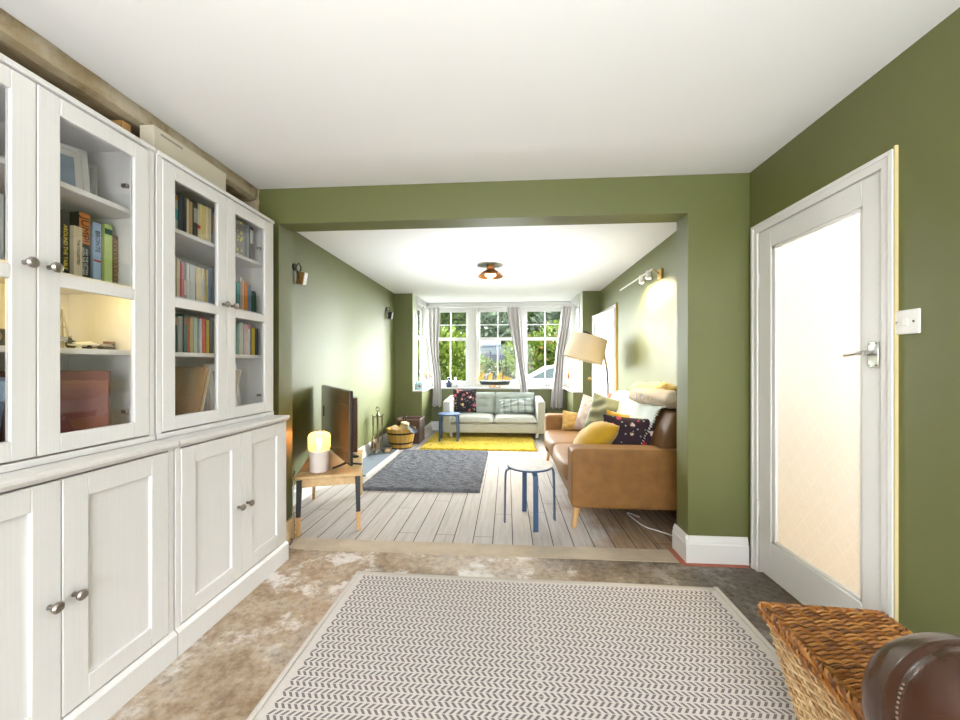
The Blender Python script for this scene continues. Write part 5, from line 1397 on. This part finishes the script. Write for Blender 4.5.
def leaf_mass(center, rad_, n, size, seed, shell=.55, squash=1):
    rnd = random.Random(seed); mb = MB(); c = Vector(center)
    lumps = []
    for k in range(16):
        d = Vector((rnd.gauss(0, 1), rnd.gauss(0, 1), rnd.gauss(0, .8))).normalized()
        lumps.append((c + Vector((d.x * rad_[0], d.y * rad_[1], d.z * rad_[2])) * .6, .32 + rnd.random() * .22))
    for k in range(n):
        lc, lr = lumps[rnd.randrange(16)]
        d = Vector((rnd.gauss(0, 1), rnd.gauss(0, 1), rnd.gauss(0, 1))).normalized()
        rr = rnd.uniform(shell, 1) * lr
        p = lc + Vector((d.x * rad_[0], d.y * rad_[1], d.z * rad_[2])) * rr
        ax = (d + Vector((rnd.uniform(-.8, .8), rnd.uniform(-.8, .8), rnd.uniform(-.2, .9)))).normalized()
        b = ax.cross(Vector((rnd.uniform(-1, 1), rnd.uniform(-1, 1), rnd.uniform(-1, 1)))).normalized()
        s = size * rnd.uniform(.6, 1.3)
        mb.add([p, p + ax * s * .5 + b * s * .26, p + ax * s, p + ax * s * .5 - b * s * .26], [(0, 1, 2, 3)])
    return mb
def leafmat(name, a, b):
    m, nt, out = new_mat(name)
    g = N(nt, 'ShaderNodeNewGeometry')
    c = mixc(nt, g.outputs['Random Per Island'], a, b)
    d = N(nt, 'ShaderNodeBsdfPrincipled'); d.inputs['Roughness'].default_value = .7; d.inputs['Specular IOR Level'].default_value = .15; L(nt, c, d.inputs['Base Color'])
    t_ = N(nt, 'ShaderNodeBsdfTranslucent'); L(nt, c, t_.inputs[0])
    mx = N(nt, 'ShaderNodeMixShader'); mx.inputs[0].default_value = .12
    L(nt, d.outputs[0], mx.inputs[1]); L(nt, t_.outputs[0], mx.inputs[2]); L(nt, mx.outputs[0], out.inputs[0]); return m
M['leafyel'] = leafmat('yellow_green_leaf', (.03, .06, .005), (.13, .17, .018))
M['leafmid'] = leafmat('mid_green_leaf', (.035, .065, .02), (.13, .17, .06))
M['leafdark'] = leafmat('dark_green_leaf', (.06, .085, .055), (.17, .21, .135))
M['bark'] = plain('grey_brown_bark', (.07, .05, .035), .9, var=.3)
M['blossom'] = plain('orange_blossom', (.22, .075, .012), .7, var=.3)
def bush(x, y, rad_, label, mat, seed, n=3600, size=.13, blossom=True, name='flowering_bush'):
    z0 = gz(y); t = thing(name, label, 'bush', (x, y, z0))
    leaf_mass((0, 0, rad_[2] * .95), rad_, n, size, seed).build('foliage', mat, t, smooth=0)
    mb = MB(); rnd = random.Random(seed)
    for k in range(6):
        a = k * 1.05; mb.tube([(0, 0, 0), (rad_[0] * .25 * cos(a), rad_[1] * .25 * sin(a), rad_[2] * .5), (rad_[0] * .55 * cos(a), rad_[1] * .55 * sin(a), rad_[2] * 1.1)], [.05, .03, .012], 6)
    mb.build('branches', 'bark', t)
    if blossom: leaf_mass((0, 0, rad_[2] * .95), [r * 1.02 for r in rad_], 160, size * .75, seed + 1, .95).build('blossoms', 'blossom', t, smooth=0)
    return t
bush(-1.65, 10.2, (1.05, .9, 1.3), 'yellow green flowering bush close to the bay window', 'leafyel', 31, 8500, .16)
bush(1.75, 17.4, (2.0, 1.3, 1.55), 'yellow green flowering bush behind the white car', 'leafyel', 32, 6000, .2)
bush(-4.2, 13, (1.8, 1.5, 1.4), 'mid green bush at the far left of the front garden', 'leafmid', 33, 3500, .2, False, 'garden_bush')
bush(5.6, 19, (2.2, 1.6, 1.5), 'mid green bush at the far right of the front garden', 'leafmid', 34, 3500, .2, False, 'garden_bush')
t = thing('garden_hedge', 'low loose green hedge in front of the dark blue car', 'hedge', (-.5, 20.2, gz(20.2)))
mb = MB()
for k, x in enumerate((-2.4, -1.2, 0, 1.2, 2.4)):
    q = leaf_mass((x, 0, .42 + .1 * (k % 2)), (.9, .6, .5), 900, .17, 50 + k); mb.add(q.v, q.f)
mb.build('foliage', leafmat('hedge_leaf', (.03, .06, .01), (.12, .16, .04)), t, smooth=0)
MB().tube([(-2.6, 0, .1), (-1, 0, .14), (1, 0, .14), (2.6, 0, .1)], .03, 6).build('branches', 'bark', t)
tl_ = ['beyond the road behind the left window', 'beyond the road left of the dark car', 'directly behind the dark car', 'beyond the road right of the dark car', 'beyond the road behind the right window', 'far out at the left end of the road', 'far out at the right end of the road', 'at the very far left beyond the road', 'at the very far right beyond the road']
xs = [-6.0, -2.4, 1.4, 5.0, 9.0, -10.5, 13.5, -15, 18.5]
for i, x in enumerate(xs):
    y = 35 + (i * 37 % 5) * .8; hh = 7.6 + (i * 29 % 7) * .35
    t = thing('garden_tree', 'tall green tree %s' % tl_[i], 'tree', (x, y, .95), group='trees beyond the road')
    leaf_mass((0, 0, hh * .5), (3.0, 2.4, hh * .52), 5200, .5, 70 + i, .4).build('crown', M['leafdark'] if i % 2 else M['leafmid'], t, smooth=0)
    mb = MB(); mb.tube([(0, 0, -.1), (.1, 0, hh * .3), (0, .1, hh * .7)], [.22, .17, .06], 8); mb.build('trunk', 'bark', t)
# cars
def car(name, label, loc, body_col, prof, cabin, wheels, length_w=1.74, rot=0, extras=None):
    t = thing(name, label, 'car', loc, (0, 0, rot))
    w = length_w / 2
    pm = plain(name + '_paint', body_col, .3, spec=.2, var=.02)
    MB().prism(prof, 'y', -w, w).build('body', pm, t, bevel=.07, seg=3)
    ci = w - .13
    mb = MB(); n = len(cabin); cz0 = min(p[1] for p in cabin); cz1 = max(p[1] for p in cabin)
    vs = []
    for s in (-1, 1):
        for x, z in cabin: vs.append((x, s * (w - .04 - .17 * (z - cz0) / (cz1 - cz0)), z))
    mb.add(vs, [tuple(range(n)), tuple(range(n, 2 * n))] + [(i, (i + 1) % n, n + (i + 1) % n, n + i) for i in range(n)])
    mb.build('cabin', pm, t, bevel=.05, seg=3)
    gm = plain(name + '_window', (.035, .05, .048), .1, spec=.3)
    cx = sum(p[0] for p in cabin) / n; czm = (cz0 + cz1) / 2
    # side glass, pillars between panes
    xs_ = sorted(p[0] for p in cabin)
    for s in (-1, 1):
        shr = [(cx + (x - cx) * .88, czm + (z - czm) * .72) for x, z in cabin]
        vs = []
        for x, z in shr:
            yy = w - .04 - .17 * (z - cz0) / (cz1 - cz0)
            vs.append((x, s * (yy + .012), z))
        for x, z in shr:
            yy = w - .04 - .17 * (z - cz0) / (cz1 - cz0)
            vs.append((x, s * (yy - .03), z))
        MB().add(vs, [tuple(range(n)), tuple(range(n, 2 * n))] + [(i, (i + 1) % n, n + (i + 1) % n, n + i) for i in range(n)]).build('side_window', gm, t)
        for px in (cx - .1, cx + .9):
            z0_, z1_ = cz0 + .06, cz1 - .07
            ya, yb = w - .04 - .17 * .15, w - .04 - .17 * .85
            MB().add([(px - .04, s * (ya + .02), z0_), (px + .04, s * (ya + .02), z0_), (px + .02, s * (yb + .02), z1_), (px - .05, s * (yb + .02), z1_)], [(0, 1, 2, 3)]).build('door_pillar', 'black', t, solid=.012)
    for wx in wheels:
        for s in (-1, 1):
            wo = MB().lathe([(.2, -.1), (.31, -.1), (.32, -.07), (.32, .07), (.31, .1), (.2, .1)], (wx, s * (w - .1), .32), 28, 'y').build('wheel', 'black', t)
            MB().lathe([(.2, -.02), (.2, .02), (.05, .03), (.01, .03)], (wx, s * (w - .02), .32), 20, 'y').build('hub_cap', 'chrome', wo)
    for s in (-1, 1): MB().box(prof[0][0] if False else -2.12, -2.05, s * .55 - .16, s * .55 + .16, .62, .76).build('tail_lamp', plain(name + '_lamp%d' % (s + 1), (.35, .03, .02), .2), t, bevel=.02)
    return t
c1 = car('estate_car', 'dark blue estate car with pale roof box parked beyond the hedge', (-.45, 27.2, .97), (.005, .010, .03),
    [(-2.2, .28), (-2.22, .85), (-2.15, .98), (1.0, .98), (1.75, .9), (2.1, .72), (2.15, .32)], [(-2.12, .95), (-1.85, 1.42), (-1.5, 1.49), (.1, 1.49), (.55, 1.4), (1.25, .95)], (-1.35, 1.35))
for s in (-1, 1): MB().tube([(-1.6, s * .6, 1.5), (-1.5, s * .6, 1.56), (.1, s * .6, 1.56), (.25, s * .6, 1.5)], .022, 8).build('roof_rail', 'black', c1)
bx_ = rbox(-1.75, .0, -.42, .38, 1.57, 1.93, n=12, pw=6).build('roof_box', plain('pale_blue_roof_box', (.22, .36, .5), .3), c1, weld=1e-4, smooth=60)
c2 = car('white_car', 'white hatchback car parked on the driveway outside', (1.75, 14.0, -.24), (.30, .305, .31),
    [(2.05, .28), (2.08, .85), (1.98, .95), (-1.0, .95), (-1.65, .86), (-2.0, .70), (-2.05, .30)], [(1.98, .92), (1.7, 1.36), (1.2, 1.455), (.1, 1.47), (-.4, 1.38), (-1.15, .92)], (1.3, -1.3))

# ------------------------------------------------------------------ light
wd = bpy.data.worlds.new('overcast_sky'); SC.world = wd; wd.use_nodes = True
nt = wd.node_tree
for n in list(nt.nodes): nt.nodes.remove(n)
bg = nt.nodes.new('ShaderNodeBackground'); out = nt.nodes.new('ShaderNodeOutputWorld')
tc = nt.nodes.new('ShaderNodeTexCoord'); sp = nt.nodes.new('ShaderNodeSeparateXYZ'); L(nt, tc.outputs['Generated'], sp.inputs[0])
r = ramp(nt, math_n(nt, 'MULTIPLY_ADD', sp.outputs[2], .5, .5), [(.49, (.55, .58, .55)), (.53, (.92, .95, .97)), (1, (.78, .87, 1.0))])
L(nt, r, bg.inputs[0]); bg.inputs[1].default_value = 9.0; L(nt, bg.outputs[0], out.inputs[0])
def light(name, typ, loc, energy, col=(1, 1, 1), rot=(0, 0, 0), size=.1, sizey=None, spot=None, blend=.5):
    d = bpy.data.lights.new(name, typ); d.energy = energy; d.color = col
    if typ == 'AREA':
        d.size = size
        if sizey: d.shape = 'RECTANGLE'; d.size_y = sizey
    elif typ == 'SPOT':
        d.spot_size = spot; d.spot_blend = blend; d.shadow_soft_size = size
    elif typ == 'POINT': d.shadow_soft_size = size
    elif typ == 'SUN': d.angle = size
    o = bpy.data.objects.new(name, d); COL.objects.link(o); o.location = loc; o.rotation_euler = rot; return o
# added fill panel outside the unseen garden doors, brightens the near room
light('garden_door_fill', 'AREA', (-.05, YB - .16, 1.15), 110, (.97, .985, 1), (radians(90), 0, 0), 2.5, 2.1)
# added upward spot behind the camera, brightens the near room off its ceiling
light('bounce_fill', 'SPOT', (.05, -1.0, .9), 265, (.95, .98, 1), (radians(172), 0, 0), .2, spot=radians(150), blend=.8)
light('far_bounce_fill', 'SPOT', (-.1, 4.4, .9), 150, (.93, .97, 1), (radians(180), 0, 0), .25, spot=radians(138), blend=.9)  # added upward spot, no lamp stands here; lifts the far ceiling and walls
light('ceiling_lamp_light', 'SPOT', (-.194, 4.51, 2.25), 60, (1, .93, .84), (0, 0, 0), .06, spot=radians(172), blend=.5)
light('table_lamp_light', 'POINT', (lp[0], lp[1], lp[2] + .266), 4, (1, .45, .15), size=.02)
light('arc_lamp_light', 'POINT', tuple(c_ + Vector((0, 0, -.04))), 1.3, (1, .80, .55), size=.03)
for y in (.10, .30): light('picture_spot', 'SPOT', (XR - .17, 3.80 + y, 2.05), 65, (1, .80, .48), (0, radians(-20), 0), .04, spot=radians(150), blend=.9)
light('hall_lamp', 'POINT', (2.25, 1.7, 2.1), 85, (1, 1, .985), size=.15)
light('hall_low_lamp', 'POINT', (2.3, 2.0, .3), 5, (1, .74, .4), size=.1)
light('hall_far_lamp', 'POINT', (2.2, 5.4, 2.0), 20, (1, .93, .82), size=.15)
def sky_lamp(name, az, el, e, ang):
    d = Vector((sin(radians(az)) * cos(radians(el)), cos(radians(az)) * cos(radians(el)), sin(radians(el))))   # towards the sun lamp
    light(name, 'SUN', d * 40, e, (.97, .985, 1), d.to_track_quat('Z', 'Y').to_euler(), radians(ang))
sky_lamp('hazy_sun', 42, 12, 62, 50)
sky_lamp('second_sun_fill', -42, 12, 62, 50)  # second sun lamp, added from the left to brighten the right wall

# ------------------------------------------------------------------ camera
cd = bpy.data.cameras.new('camera'); cam = bpy.data.objects.new('camera', cd); COL.objects.link(cam)
cd.sensor_fit = 'HORIZONTAL'; cd.sensor_width = 36; cd.lens = 36 * 382 / 960; cd.shift_y = 4.5 / 960; cd.clip_start = .05; cd.clip_end = 300
cam.location = (0, 0, 1.225); cam.rotation_euler = (radians(90), 0, math.atan(27 / 382))
SC.camera = cam
vs_ = SC.view_settings; SC.display_settings.display_device = 'sRGB'
vs_.view_transform = 'Standard'; vs_.look = 'None'; vs_.gamma = 1; vs_.use_curve_mapping = False; vs_.exposure = 0.22
SC.cycles.use_denoising = True
SC.cycles.max_bounces = 10; SC.cycles.diffuse_bounces = 5; SC.cycles.glossy_bounces = 4; SC.cycles.transparent_max_bounces = 12
SC.cycles.caustics_reflective = False; SC.cycles.caustics_refractive = False; SC.cycles.sample_clamp_indirect = 6
